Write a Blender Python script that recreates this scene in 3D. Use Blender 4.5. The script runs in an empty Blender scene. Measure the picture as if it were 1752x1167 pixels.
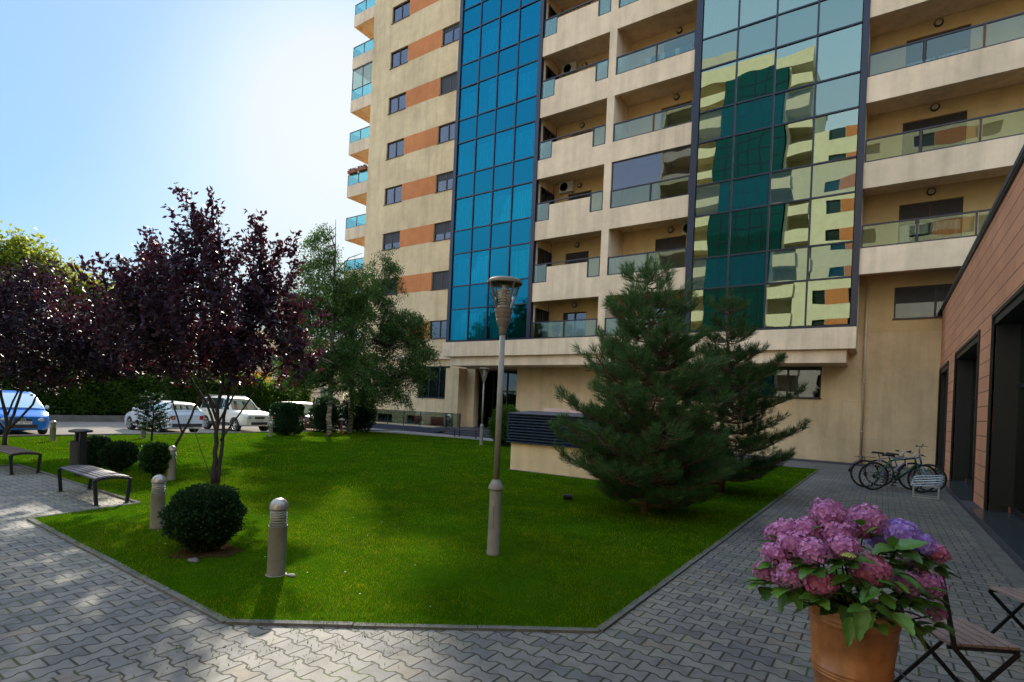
import bpy, bmesh, math, random
import numpy as np
from mathutils import Vector, Matrix, Euler
random.seed(7); RNG = np.random.default_rng(11)
S = bpy.context.scene
COL = S.collection
PI = math.pi
def R(d): return math.radians(d)

# ------------------------------------------------------------------ camera
cam_d = bpy.data.cameras.new('camera'); cam = bpy.data.objects.new('camera', cam_d); COL.objects.link(cam)
S.camera = cam
YAW = math.atan(634/935.0)
cam.location = (0, 0, 1.6)
cam_d.sensor_width = 36; cam_d.lens = 36*935/1752; cam_d.shift_y = 112/1752
cam_d.clip_start = 0.05; cam_d.clip_end = 3000
cam.rotation_mode = 'XYZ'
m = Matrix.Rotation(YAW, 4, 'Z') @ Matrix.Rotation(R(90), 4, 'X') @ Matrix.Rotation(R(2.5), 4, 'Z')
cam.rotation_euler = m.to_euler()

# ------------------------------------------------------------------ light
SUN_AZ, SUN_EL = -52.7, 28.0      # degrees from +Y toward +X, elevation
w = bpy.data.worlds.new('World'); S.world = w; w.use_nodes = True
nt = w.node_tree; bg = nt.nodes['Background']
sky = nt.nodes.new('ShaderNodeTexSky'); sky.sky_type = 'NISHITA'; sky.sun_disc = False
sky.sun_elevation = R(SUN_EL); sky.sun_rotation = R(SUN_AZ) % (2*PI)
sky.air_density = 1.0; sky.dust_density = .7; sky.ozone_density = 1.2
bw = nt.nodes.new('ShaderNodeRGBToBW'); nt.links.new(sky.outputs[0], bw.inputs[0])
pw = nt.nodes.new('ShaderNodeMath'); pw.operation = 'POWER'; nt.links.new(bw.outputs[0], pw.inputs[0]); pw.inputs[1].default_value = -.86
sc_ = nt.nodes.new('ShaderNodeVectorMath'); sc_.operation = 'SCALE'; nt.links.new(sky.outputs[0], sc_.inputs[0]); nt.links.new(pw.outputs[0], sc_.inputs['Scale'])
ln_ = nt.nodes.new('ShaderNodeMath'); ln_.operation = 'DIVIDE'; nt.links.new(bw.outputs[0], ln_.inputs[0]); ln_.inputs[1].default_value = 14.
rp_ = nt.nodes.new('ShaderNodeValToRGB'); nt.links.new(ln_.outputs[0], rp_.inputs[0]); el_ = rp_.color_ramp.elements
SKYT = [(.065, (.38,.57,.80)), (.11, (.60,.76,.90)), (.16, (1.0,.97,.93)), (.26, (.80,.86,.88)), (.38, (.28,.40,.52)), (.52, (.29,.42,.56)), (.66, (.35,.47,.57)), (.78, (.40,.51,.58)), (.92, (.45,.52,.56))]
while len(el_) < len(SKYT): el_.new(.5)
for e_, (p_, c_) in zip(el_, SKYT): e_.position = p_; e_.color = (*c_, 1)
mr_ = nt.nodes.new('ShaderNodeMapRange'); nt.links.new(bw.outputs[0], mr_.inputs[0])
for i_, v_ in enumerate((1.5, 5.0, .32, .9)): mr_.inputs[i_+1].default_value = v_
hsn = nt.nodes.new('ShaderNodeHueSaturation'); nt.links.new(sc_.outputs[0], hsn.inputs['Color']); nt.links.new(mr_.outputs[0], hsn.inputs['Saturation'])
mm_ = nt.nodes.new('ShaderNodeMix'); mm_.data_type = 'RGBA'; mm_.blend_type = 'MULTIPLY'; mm_.inputs[0].default_value = 1; nt.links.new(hsn.outputs[0], mm_.inputs[6]); nt.links.new(rp_.outputs[0], mm_.inputs[7])
nt.links.new(mm_.outputs[2], bg.inputs[0]); bg.inputs[1].default_value = 0.15
sd = bpy.data.lights.new('sun', 'SUN'); sd.energy = 1.35; sd.angle = R(1.0); sd.color = (1.0, .93, .8)
so = bpy.data.objects.new('sun', sd); COL.objects.link(so)
sv = Vector((math.sin(R(SUN_AZ))*math.cos(R(SUN_EL)), math.cos(R(SUN_AZ))*math.cos(R(SUN_EL)), math.sin(R(SUN_EL))))
so.rotation_euler = sv.to_track_quat('Z', 'Y').to_euler(); so.location = sv*80
S.view_settings.view_transform = 'Standard'; S.view_settings.look = 'None'
S.view_settings.exposure = 3.1; S.view_settings.gamma = 1.0
S.render.engine = 'CYCLES'
S.cycles.max_bounces = 8; S.cycles.transparent_max_bounces = 16
S.cycles.caustics_reflective = False; S.cycles.caustics_refractive = False

# ------------------------------------------------------------------ mesh builder
class MB:
    def __init__(s): s.v = []; s.f = []; s.m = []
    def add(s, vs, fs, m=0):
        b = len(s.v); s.v.extend([tuple(p) for p in vs])
        for f in fs: s.f.append([b+i for i in f]); s.m.append(m)
        return s
    def box(s, x0, x1, y0, y1, z0, z1, m=0):
        v = [(x0,y0,z0),(x1,y0,z0),(x1,y1,z0),(x0,y1,z0),(x0,y0,z1),(x1,y0,z1),(x1,y1,z1),(x0,y1,z1)]
        return s.add(v, [(0,3,2,1),(4,5,6,7),(0,1,5,4),(1,2,6,5),(2,3,7,6),(3,0,4,7)], m)
    def obox(s, c, size, rot, m=0):
        M = Matrix.Translation(Vector(c)) @ rot.to_4x4(); h = [k/2 for k in size]
        v = [M @ Vector((a*h[0], b*h[1], d*h[2])) for d in (-1,1) for a, b in ((-1,-1),(1,-1),(1,1),(-1,1))]
        return s.add(v, [(0,3,2,1),(4,5,6,7),(0,1,5,4),(1,2,6,5),(2,3,7,6),(3,0,4,7)], m)
    def bar(s, p, q, wd, th, m=0, up=(0,0,1)):
        p = Vector(p); q = Vector(q); d = q-p; L = d.length; d.normalize()
        u = Vector(up)
        if abs(d.dot(u)) > .98: u = Vector((0,1,0))
        sd_ = d.cross(u).normalized(); u = sd_.cross(d)
        rot = Matrix((d, sd_, u)).transposed()
        return s.obox((p+q)/2, (L, wd, th), rot, m)
    def tube(s, pts, rad, n=8, m=0, cap=True):
        pts = [Vector(p) for p in pts]
        if not hasattr(rad, '__len__'): rad = [rad]*len(pts)
        b = len(s.v); prev = None
        for i, p in enumerate(pts):
            d = (pts[min(i+1, len(pts)-1)]-pts[max(i-1, 0)]).normalized()
            if prev is None:
                a = Vector((1,0,0)) if abs(d.x) < .8 else Vector((0,1,0)); u = d.cross(a).normalized()
            else:
                u = (prev - d*prev.dot(d)).normalized()
            prev = u; vv = d.cross(u)
            for k in range(n):
                t = 2*PI*k/n; q = p + (u*math.cos(t)+vv*math.sin(t))*rad[i]; s.v.append((q.x,q.y,q.z))
        for i in range(len(pts)-1):
            for k in range(n):
                k2 = (k+1) % n; s.f.append([b+i*n+k, b+i*n+k2, b+(i+1)*n+k2, b+(i+1)*n+k]); s.m.append(m)
        if cap:
            s.f.append([b+k for k in range(n)][::-1]); s.m.append(m)
            s.f.append([b+(len(pts)-1)*n+k for k in range(n)]); s.m.append(m)
        return s
    def lathe(s, prof, n=24, c=(0,0,0), m=0, axis='z', closed=False):
        b = len(s.v)
        for r, z in prof:
            for k in range(n):
                t = 2*PI*k/n; x, y = r*math.cos(t), r*math.sin(t)
                if axis == 'z': s.v.append((c[0]+x, c[1]+y, c[2]+z))
                elif axis == 'y': s.v.append((c[0]+x, c[1]+z, c[2]+y))
                else: s.v.append((c[0]+z, c[1]+x, c[2]+y))
        L = len(prof)
        for i in range(L-1 + (1 if closed else 0)):
            j = (i+1) % L
            for k in range(n):
                k2 = (k+1) % n; s.f.append([b+i*n+k, b+i*n+k2, b+j*n+k2, b+j*n+k]); s.m.append(m)
        if not closed:
            for i, rv in ((0, True), (L-1, False)):
                if prof[i][0] > 1e-4:
                    f = [b+i*n+k for k in range(n)]; s.f.append(f[::-1] if rv else f); s.m.append(m)
        return s
    def prism(s, poly, z0, z1, m=0, top_only=False):
        n = len(poly); v = [(x,y,z0) for x,y in poly]+[(x,y,z1) for x,y in poly]
        if top_only: return s.add([(x,y,z1) for x,y in poly], [list(range(n))], m)
        fs = [list(range(n))[::-1], list(range(n,2*n))] + [(i,(i+1)%n,n+(i+1)%n,n+i) for i in range(n)]
        return s.add(v, fs, m)
    def build(s, name, mats, parent=None, smooth=False, world=True):
        me = bpy.data.meshes.new(name); me.from_pydata(s.v, [], s.f)
        if not isinstance(mats, (list, tuple)): mats = [mats]
        for x in mats: me.materials.append(x)
        if len(mats) > 1: me.polygons.foreach_set('material_index', s.m)
        if smooth: me.polygons.foreach_set('use_smooth', [True]*len(s.f))
        me.update()
        if smooth == 'auto':
            me.set_sharp_from_angle(angle=R(40))
        return link(name, me, parent, world)
def link(name, me, parent=None, world=False):
    o = bpy.data.objects.new(name, me); COL.objects.link(o)
    if parent is not None:
        o.parent = parent
        if world: o.matrix_parent_inverse = full(parent).inverted()
    return o
def full(o):
    M = Matrix.LocRotScale(o.location, o.rotation_euler, o.scale)
    if o.parent: M = full(o.parent) @ o.matrix_parent_inverse @ M
    return M
def tag(o, label=None, cat=None, group=None, kind=None):
    if label: o['label'] = label
    if cat: o['category'] = cat
    if group: o['group'] = group
    if kind: o['kind'] = kind
    return o
def thing(name, label, cat, loc=(0,0,0), rotz=0, group=None):
    o = bpy.data.objects.new(name, None); COL.objects.link(o); o.location = loc; o.rotation_euler = (0,0,rotz)
    o.empty_display_size = .2
    return tag(o, label, cat, group)
def kids(o): return [c for c in bpy.data.objects if c.parent == o]
def copy_tree(o, loc=None, rotz=None, label=None, parent=None, scale=None):
    c = o.copy(); COL.objects.link(c)
    if parent is not None: c.parent = parent
    for ch in kids(o):
        if ch is not c: copy_tree(ch, parent=c)
    if loc is not None: c.location = loc
    if rotz is not None: c.rotation_euler = (0,0,rotz)
    if scale is not None: c.scale = scale
    if label: c['label'] = label
    return c

# ------------------------------------------------------------------ materials
def newmat(name):
    m = bpy.data.materials.new(name); m.use_nodes = True; nt = m.node_tree
    for n in list(nt.nodes): nt.nodes.remove(n)
    out = nt.nodes.new('ShaderNodeOutputMaterial')
    return m, nt, out
class NT:
    def __init__(s, nt): s.nt = nt
    def n(s, t, **kw):
        x = s.nt.nodes.new(t)
        for k, v in kw.items(): setattr(x, k, v)
        return x
    def l(s, a, b): s.nt.links.new(a, b)
    def val(s, sock, v):
        if isinstance(v, bpy.types.NodeSocket): s.l(v, sock)
        else: sock.default_value = v
    def math(s, op, a, b=0.0, c=None, clamp=False):
        x = s.n('ShaderNodeMath', operation=op); x.use_clamp = clamp
        s.val(x.inputs[0], a); s.val(x.inputs[1], b)
        if c is not None: s.val(x.inputs[2], c)
        return x.outputs[0]
    def ramp(s, fac, stops, interp='LINEAR'):
        x = s.n('ShaderNodeValToRGB'); x.color_ramp.interpolation = interp
        e = x.color_ramp.elements
        while len(e) < len(stops): e.new(.5)
        for i, (p, c) in enumerate(stops):
            e[i].position = p; e[i].color = (*c, 1) if len(c) == 3 else c
        s.l(fac, x.inputs[0]); return x.outputs[0]
    def mix(s, fac, a, b, mode='MIX'):
        x = s.n('ShaderNodeMix', data_type='RGBA', blend_type=mode)
        s.val(x.inputs[0], fac)
        for i, v in ((6, a), (7, b)):
            if isinstance(v, tuple): v = (*v, 1) if len(v) == 3 else v
            s.val(x.inputs[i], v)
        return x.outputs[2]
    def noise(s, vec, scale, detail=4, rough=.55):
        x = s.n('ShaderNodeTexNoise'); x.inputs['Scale'].default_value = scale
        x.inputs['Detail'].default_value = detail; x.inputs['Roughness'].default_value = rough
        if vec is not None: s.l(vec, x.inputs['Vector'])
        return x
    def pos(s): return s.n('ShaderNodeNewGeometry').outputs['Position']
    def objc(s): return s.n('ShaderNodeTexCoord').outputs['Object']
    def mapping(s, vec, sc=(1,1,1), rot=(0,0,0)):
        x = s.n('ShaderNodeMapping'); s.l(vec, x.inputs[0]); x.inputs['Scale'].default_value = sc; x.inputs['Rotation'].default_value = rot
        return x.outputs[0]
    def bump(s, h, strength=.3, dist=.01):
        x = s.n('ShaderNodeBump'); x.inputs['Strength'].default_value = strength; x.inputs['Distance'].default_value = dist
        s.l(h, x.inputs['Height']); return x.outputs[0]
    def bsdf(s, col, rough=.7, metal=0., spec=.5, normal=None):
        x = s.n('ShaderNodeBsdfPrincipled')
        if isinstance(col, tuple): col = (*col, 1) if len(col) == 3 else col
        s.val(x.inputs['Base Color'], col); s.val(x.inputs['Roughness'], rough); s.val(x.inputs['Metallic'], metal)
        x.inputs['Specular IOR Level'].default_value = spec
        if normal is not None: s.l(normal, x.inputs['Normal'])
        return x

def simple(name, col, rough=.6, metal=0., spec=.5, var=.12, scale=6., bump=0., coat=0.):
    m, nt, out = newmat(name); t = NT(nt); v = t.objc()
    nz = t.noise(v, scale).outputs[0]
    d = tuple(c*(1-var) for c in col); u = tuple(min(1, c*(1+var)) for c in col)
    c = t.ramp(nz, [(.3, d), (.7, u)])
    nor = t.bump(t.noise(v, scale*12).outputs[0], bump, .004) if bump else None
    b = t.bsdf(c, rough, metal, spec, nor)
    if coat: b.inputs['Coat Weight'].default_value = coat; b.inputs['Coat Roughness'].default_value = .04
    t.l(b.outputs[0], out.inputs[0]); return m

def plaster(name, col, stain=.22, streak=.18):
    m, nt, out = newmat(name); t = NT(nt); p = t.pos()
    big = t.noise(p, .35, 5).outputs[0]; mid = t.noise(p, 2.3, 6, .65).outputs[0]
    st = t.noise(t.mapping(p, (2.6, 2.6, .22)), 1.0, 5, .6).outputs[0]
    fine = t.noise(p, 45, 3).outputs[0]
    k1 = t.ramp(big, [(.32, (1-stain,)*3), (.62, (1,1,1))]); k2 = t.ramp(st, [(.30, (1-streak,)*3), (.55, (1,1,1))])
    k3 = t.ramp(mid, [(.25, (.86,.85,.84)), (.6, (1.0,1.0,1.0))]); k4 = t.ramp(fine, [(.3, (.93,)*3), (.7, (1,1,1))])
    c = t.mix(1., col, k1, 'MULTIPLY'); c = t.mix(1., c, k2, 'MULTIPLY'); c = t.mix(1., c, k3, 'MULTIPLY'); c = t.mix(1., c, k4, 'MULTIPLY')
    b = t.bsdf(c, .92, 0, .2, t.bump(fine, .25, .004))
    t.l(b.outputs[0], out.inputs[0]); return m

def glassy(name, tint, refl, fac, warp=0.0, rough=.0, wscale=.9):
    m, nt, out = newmat(name); t = NT(nt)
    tr = t.n('ShaderNodeBsdfTransparent'); tr.inputs[0].default_value = (*tint, 1)
    gl = t.n('ShaderNodeBsdfGlossy'); gl.inputs[0].default_value = (*refl, 1); gl.inputs['Roughness'].default_value = rough
    if warp:
        nb = t.bump(t.noise(t.pos(), wscale, 1).outputs[0], 1.0, warp); t.l(nb, gl.inputs['Normal'])
    lw = t.n('ShaderNodeLayerWeight'); lw.inputs[0].default_value = .35
    f = t.math('ADD', t.math('MULTIPLY', lw.outputs['Fresnel'], .6), fac, clamp=True)
    mx = t.n('ShaderNodeMixShader'); t.l(f, mx.inputs[0]); t.l(tr.outputs[0], mx.inputs[1]); t.l(gl.outputs[0], mx.inputs[2])
    t.l(mx.outputs[0], out.inputs[0]); return m
def backed_glass(name, col, refl, fac, warp=0.0, wscale=.9):
    m, nt, out = newmat(name); t = NT(nt)
    df = t.n('ShaderNodeBsdfDiffuse'); df.inputs[0].default_value = (*col, 1)
    gl = t.n('ShaderNodeBsdfGlossy'); gl.inputs[0].default_value = (*refl, 1); gl.inputs['Roughness'].default_value = 0.01
    if warp:
        nb = t.bump(t.noise(t.pos(), wscale, 1).outputs[0], 1.0, warp); t.l(nb, gl.inputs['Normal'])
    lw = t.n('ShaderNodeLayerWeight'); lw.inputs[0].default_value = .35
    f = t.math('ADD', t.math('MULTIPLY', lw.outputs['Fresnel'], .6), fac, clamp=True)
    mx = t.n('ShaderNodeMixShader'); t.l(f, mx.inputs[0]); t.l(df.outputs[0], mx.inputs[1]); t.l(gl.outputs[0], mx.inputs[2])
    t.l(mx.outputs[0], out.inputs[0]); return m

def leafmat(name, lo, hi, trans=(.1,.2,.02), tw=.35, rough=.45, spec=.4):
    if spec < .9: spec *= .4; rough = max(rough, .5)
    m, nt, out = newmat(name); t = NT(nt)
    g = t.n('ShaderNodeNewGeometry'); r = g.outputs['Random Per Island']
    c = t.ramp(r, [(0., lo), (.6, tuple((a+b)/2 for a, b in zip(lo, hi))), (1., hi)])
    b = t.bsdf(c, rough, 0, spec)
    tl = t.n('ShaderNodeBsdfTranslucent'); t.l(t.mix(.5, c, trans), tl.inputs[0])
    mx = t.n('ShaderNodeMixShader'); mx.inputs[0].default_value = tw
    t.l(b.outputs[0], mx.inputs[1]); t.l(tl.outputs[0], mx.inputs[2]); t.l(mx.outputs[0], out.inputs[0]); return m

M = {}
CREAM = (.84, .62, .36)
M['cream'] = plaster('cream_plaster', CREAM)
M['cream2'] = plaster('balcony_plaster', (.88, .655, .435), .18, .2)
M['inner'] = plaster('recess_bounce_plaster', (.72, .52, .26), .1, .05)  # bounced light inside the recess is put into this deeper, yellower tone
M['orange'] = plaster('orange_plaster', (.66, .24, .09), .12, .08)
M['palewall'] = plaster('pale_plaster', (.62, .5, .36), .15, .1)
M['oppo'] = plaster('opposite_plaster', (.86, .76, .52), .05, .03)
M['frame'] = simple('dark_frame', (.028, .024, .034), .4, .3)
M['navy'] = simple('navy_frame', (.016, .02, .038), .35, .3)
M['brownframe'] = simple('brown_window_frame', (.035, .022, .02), .5)
M['shutter'] = simple('roller_shutter', (.03, .024, .026), .6)
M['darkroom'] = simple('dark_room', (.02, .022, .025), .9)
M['room'] = simple('room_wall', (.14, .13, .12), .9)
def sheer(name, col):
    m, nt, out = newmat(name); t = NT(nt); p = t.pos()
    f = t.ramp(t.noise(t.mapping(p, (26, 26, .25)), 1., 3, .6).outputs[0], [(.36, (.35,)*3), (.62, (1,)*3)])  # vertical opacity stripes stand in for fold shading that flat light leaves out
    d = t.n('ShaderNodeBsdfDiffuse'); d.inputs[0].default_value = (*col, 1); tl = t.n('ShaderNodeBsdfTranslucent'); tl.inputs[0].default_value = (*col, 1)
    a_ = t.n('ShaderNodeMixShader'); a_.inputs[0].default_value = .35; t.l(d.outputs[0], a_.inputs[1]); t.l(tl.outputs[0], a_.inputs[2])
    tr = t.n('ShaderNodeBsdfTransparent'); mx = t.n('ShaderNodeMixShader'); t.l(f, mx.inputs[0]); t.l(tr.outputs[0], mx.inputs[1]); t.l(a_.outputs[0], mx.inputs[2]); t.l(mx.outputs[0], out.inputs[0]); return m
M['curtain'] = sheer('sheer_curtain', (.9, .92, .9))
M['curtain_b'] = simple('beige_curtain', (.85, .76, .58), .9, var=.08, scale=3)
M['winglass'] = glassy('window_glass', (.55, .6, .62), (.42, .46, .56), .10, .004)
M['bayglass'] = glassy('blue_bay_glass', (.30, .86, .93), (.03, .33, .48), .14, .003)
M['bayspan'] = backed_glass('blue_spandrel_glass', (.001, .055, .105), (.02, .28, .44), .22, .003)
M['bayglass2'] = glassy('green_bay_glass', (.10, .36, .40), (.45, .54, .44), .38, .007, wscale=.55)
M['bayspan2'] = backed_glass('green_spandrel_glass', (.004, .05, .07), (.45, .54, .44), .28, .007, wscale=.55)
M['oppglass'] = backed_glass('opposite_green_glass', (.006,.05,.045), (.08,.3,.27), .15)
M['oppwin'] = backed_glass('opposite_window', (.02,.035,.03), (.3,.4,.38), .12)
M['railglass'] = glassy('balcony_glass', (.70, .78, .72), (.58, .68, .66), .05, .004)
M['hallglass'] = glassy('hall_glass', (.30,.36,.32), (.62,.74,.64), .36, .002)
M['aqua'] = glassy('aqua_glass', (.42, .80, .80), (.5, .7, .75), .12)
M['clear'] = glassy('clear_lens', (.95, .95, .92), (.35, .35, .35), .0)
M['lampbrown'] = simple('brown_lantern_metal', (.15,.12,.09), .5, .2, var=.1)
M['louvrewhite'] = simple('satin_louvre', (.62,.62,.58), .35, .3, var=.05)
M['whiteplastic'] = simple('white_plastic', (.6, .58, .52), .5, var=.06)
M['lens'] = simple('opal_lens', (.42, .36, .26), .4, var=.05)
M['dark'] = simple('black_metal', (.012, .012, .014), .45, .2)
M['greymetal'] = simple('grey_painted_metal', (.20, .185, .145), .6, .0, var=.15, scale=9, bump=.05)
M['darkgrey'] = simple('dark_grey_metal', (.032, .03, .03), .5, .3)
M['alu'] = simple('aluminium', (.62, .62, .6), .3, .8, var=.05)
M['galv'] = simple('galvanised_steel', (.42, .47, .52), .38, .8, var=.12, scale=20)
M['pipe'] = simple('beige_pipe', (.55, .44, .28), .5, var=.05)
M['grille'] = simple('louvre_blue_grey', (.022, .034, .06), .4, .3)
M['roofplate'] = simple('dark_roof_sheet', (.05, .048, .055), .6)
M['pinkpanel'] = simple('pink_ridge_sheet', (.62, .42, .36), .6)
M['stone_dark'] = simple('dark_sill_stone', (.035, .045, .05), .25, var=.2, scale=5)
M['plinth'] = simple('plinth_stone', (.05, .048, .062), .6, var=.25, scale=7, bump=.1)
# ------------------------------------------------------------------ ground materials
def paving_mat():
    m, nt, out = newmat('wavy_pavers'); t = NT(nt); p = t.pos()
    sp = t.n('ShaderNodeSeparateXYZ'); t.l(p, sp.inputs[0]); X, Y = sp.outputs[0], sp.outputs[1]
    # left of x=-3.73 the rows run along Y
    sw = t.math('LESS_THAN', X, -3.73)
    def sel(a, b):   # sw ? b : a
        return t.math('ADD', t.math('MULTIPLY', a, t.math('SUBTRACT', 1., sw)), t.math('MULTIPLY', b, sw))
    U = sel(X, Y); V = sel(Y, X)
    L, H = .197, .122
    u = t.math('DIVIDE', t.math('ADD', U, 40.03), L); v = t.math('DIVIDE', t.math('ADD', V, 40.02), H)
    cw = t.math('COSINE', t.math('MULTIPLY', u, 2*PI))
    wv = t.math('MULTIPLY', t.math('MAXIMUM', t.math('MINIMUM', t.math('MULTIPLY', cw, 2.0), 1.), -1.), .11)
    # candidate boundaries around v: k = round(v)
    k = t.math('ROUND', v)
    sg = t.math('SUBTRACT', 1., t.math('MULTIPLY', t.math('FLOORED_MODULO', k, 2.), 2.))
    bnd = t.math('ADD', k, t.math('MULTIPLY', sg, wv))
    dv = t.math('SUBTRACT', v, bnd)
    row = t.math('SUBTRACT', k, t.math('LESS_THAN', dv, 0.))
    dj1 = t.math('MULTIPLY', t.math('ABSOLUTE', dv), H)
    half = t.math('MULTIPLY', t.math('FLOORED_MODULO', t.math('ADD', row, 1.), 2.), .5)
    uu = t.math('ADD', u, half); ci = t.math('FLOOR', uu); fu = t.math('SUBTRACT', uu, ci)
    dj2 = t.math('MULTIPLY', t.math('MINIMUM', fu, t.math('SUBTRACT', 1., fu)), L)
    d = t.math('MINIMUM', dj1, dj2)
    wob = t.math('MULTIPLY', t.math('SUBTRACT', t.noise(p, 24, 2).outputs[0], .5), .006)
    dd = t.math('ADD', d, wob)
    mr = t.n('ShaderNodeMapRange', interpolation_type='SMOOTHSTEP'); mr.inputs[1].default_value = .0034; mr.inputs[2].default_value = .0085
    t.l(dd, mr.inputs[0]); stone = mr.outputs[0]
    cmb = t.n('ShaderNodeCombineXYZ'); t.l(ci, cmb.inputs[0]); t.l(row, cmb.inputs[1]); t.l(sw, cmb.inputs[2])
    wn = t.n('ShaderNodeTexWhiteNoise'); t.l(cmb.outputs[0], wn.inputs[0])
    big = t.noise(p, .55, 4).outputs[0]; fine = t.noise(p, 90, 4, .7).outputs[0]; mid = t.noise(p, 7, 4, .6).outputs[0]
    base = t.ramp(wn.outputs[0], [(0., (.125,.122,.118)), (.45, (.168,.16,.145)), (.85, (.20,.188,.16)), (1., (.19,.16,.125))])
    base = t.mix(1., base, t.ramp(big, [(.3, (.70,.71,.74)), (.65, (1.10,1.06,.98))]), 'MULTIPLY')
    base = t.mix(1., base, t.ramp(fine, [(.25, (.72,)*3), (.7, (1.12,)*3)]), 'MULTIPLY')
    base = t.mix(1., base, t.ramp(mid, [(.25, (.66,.66,.64)), (.55, (1.05,)*3)]), 'MULTIPLY')
    moss = t.ramp(t.noise(p, 1.7, 4, .6).outputs[0], [(.5, (.035,.028,.02)), (.62, (.05,.075,.015))])
    c = t.mix(stone, moss, base)
    hgt = t.math('ADD', t.math('MULTIPLY', stone, 1.), t.math('MULTIPLY', fine, .12))
    hgt = t.math('ADD', hgt, t.math('MULTIPLY', wn.outputs[0], .35))
    b = t.bsdf(c, .82, 0, .35, t.bump(hgt, .9, .006))
    t.l(b.outputs[0], out.inputs[0]); return m
def ground_mix(name, c1, c2, scale, rough=.9, c3=None, bump=.3, bscale=60):
    m, nt, out = newmat(name); t = NT(nt); p = t.pos()
    n1 = t.noise(p, scale, 6, .6).outputs[0]
    c = t.ramp(n1, [(.3, c1), (.7, c2)])
    fine = t.noise(p, bscale, 4, .7).outputs[0]
    c = t.mix(1., c, t.ramp(fine, [(.25, (.75,)*3), (.75, (1.15,)*3)]), 'MULTIPLY')
    if c3: c = t.mix(t.ramp(t.noise(p, scale*2.7, 5).outputs[0], [(.55, (0,0,0)), (.7, (.7,.7,.7))]), c, c3)
    b = t.n('ShaderNodeBsdfDiffuse'); t.l(c, b.inputs[0]); t.l(t.bump(fine, bump, .01), b.inputs['Normal']); t.l(b.outputs[0], out.inputs[0]); return m
M['paving'] = paving_mat()
M['lawnbase'] = ground_mix('lawn_turf', (.018,.055,.001), (.032,.085,.002), 1.3, .95, bump=.8, bscale=130)
M['asphalt'] = ground_mix('road_surface', (.20,.175,.15), (.27,.235,.195), .8, .85)
M['earth'] = ground_mix('earth', (.07,.06,.04), (.11,.09,.06), .5)
M['darkasphalt'] = ground_mix('dark_asphalt', (.035,.035,.045), (.055,.052,.062), 2.)
M['slab'] = ground_mix('light_slabs', (.24,.22,.2), (.32,.29,.26), 2.)
M['kerb'] = ground_mix('kerb_concrete', (.11,.108,.10), (.175,.165,.145), 3., bump=.4)
M['soil'] = ground_mix('bare_soil', (.035,.022,.010), (.065,.038,.018), 9., c3=(.025,.04,.008))

g = MB().add([(-600,-600,-.13),(600,-600,-.13),(600,900,-.13),(-600,900,-.13)], [(0,1,2,3)]).build('ground', M['earth']); tag(g, kind='structure')
g = MB().box(-33.2,-22.1,-80,140,-.2,-.1).build('road', M['asphalt']); tag(g, kind='structure')
g = MB().box(-22.0,12,-30,24.3,-.2,0).build('path', M['paving']); tag(g, kind='structure')
LAWN = [(-1.64,20.1),(-1.64,3.66),(-3.74,2.08),(-8.38,2.2),(-8.62,3.47),(-14.2,3.53),(-14.2,2.2),(-21.9,2.2),(-21.9,18.9),(-16.6,19.75)]
g = MB().prism(LAWN, -.05, .014).build('lawn', M['lawnbase']); tag(g, kind='structure')
k = MB()
def kerb(a, b, wd=.055, z1=.019, z0=-.06):
    a = Vector((*a, 0)); b = Vector((*b, 0)); d = (b-a); L = d.length; d.normalize(); n = max(1, round(L/1.0)); s_ = Vector((d.y,-d.x,0))
    for i in range(n):
        p = a + d*(L*i/n+.004); q = a + d*(L*(i+1)/n-.004); dz = random.uniform(-.003,.003); ds = s_*random.uniform(-.003,.003)
        c = (p+q)/2 + ds; c.z = (z0+z1+dz)/2
        k.obox(c, ((q-p).length, wd, z1-z0+dz), Matrix((d, Vector((-d.y,d.x,0)), Vector((0,0,1)))).transposed())
for i in range(len(LAWN)):
    if i in (6, 7): continue
    kerb(LAWN[i], LAWN[(i+1) % len(LAWN)])
kerb(LAWN[6], (-21.9, 2.2))
g = k.build('kerb', M['kerb']); tag(g, kind='structure')
k = MB()
for i in range(60):
    y = -20+i*1.0
    k.box(-22.12,-21.95, y+.004, y+.996, -.12, .055+random.uniform(-.003,.003))
g = k.build('road_kerb', M['kerb']); tag(g, kind='structure')
# paved strip and dark ramp in front of the tower's left half
g = MB().box(-34,-13.2, 19.95,21.4,.0,.012).build('pavement', M['slab']); tag(g, kind='structure')
g = MB().add([(-34,21.4,.02),(-19.4,21.4,.02),(-19.4,22.7,.22),(-34,22.7,.22)], [(0,1,2,3)]).build('ramp', M['darkasphalt']); tag(g, kind='structure')
# edge strip along the plinth (worn lighter slabs) and wall foot
g = MB().box(1.16,1.36,-6,24.0,.0,.012).build('edge_slabs', M['kerb']); tag(g, kind='structure')
g = MB().box(-13.0,1.3,23.55,24.09,.0,.05).build('wall_foot_strip', M['plinth']); tag(g, kind='structure')
# soil round the near shrub
def blob(cx, cy, r, z, n=26, jit=.25, sx=1., sy=1.):
    return [(cx+sx*r*(1+random.uniform(-jit,jit))*math.cos(2*PI*i/n), cy+sy*r*(1+random.uniform(-jit,jit))*math.sin(2*PI*i/n)) for i in range(n)]
SOILC = (-5.55, 2.86)
g = MB().prism([(SOILC[0]+(.29+.04*math.sin(3*q)+.025*math.sin(7*q+1))*math.cos(q), SOILC[1]+(.29+.04*math.sin(3*q)+.025*math.sin(7*q+1))*math.sin(q)) for q in [2*PI*i/60 for i in range(60)]], .0, .022).build('soil_patch', M['soil']); tag(g, kind='structure')

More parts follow.
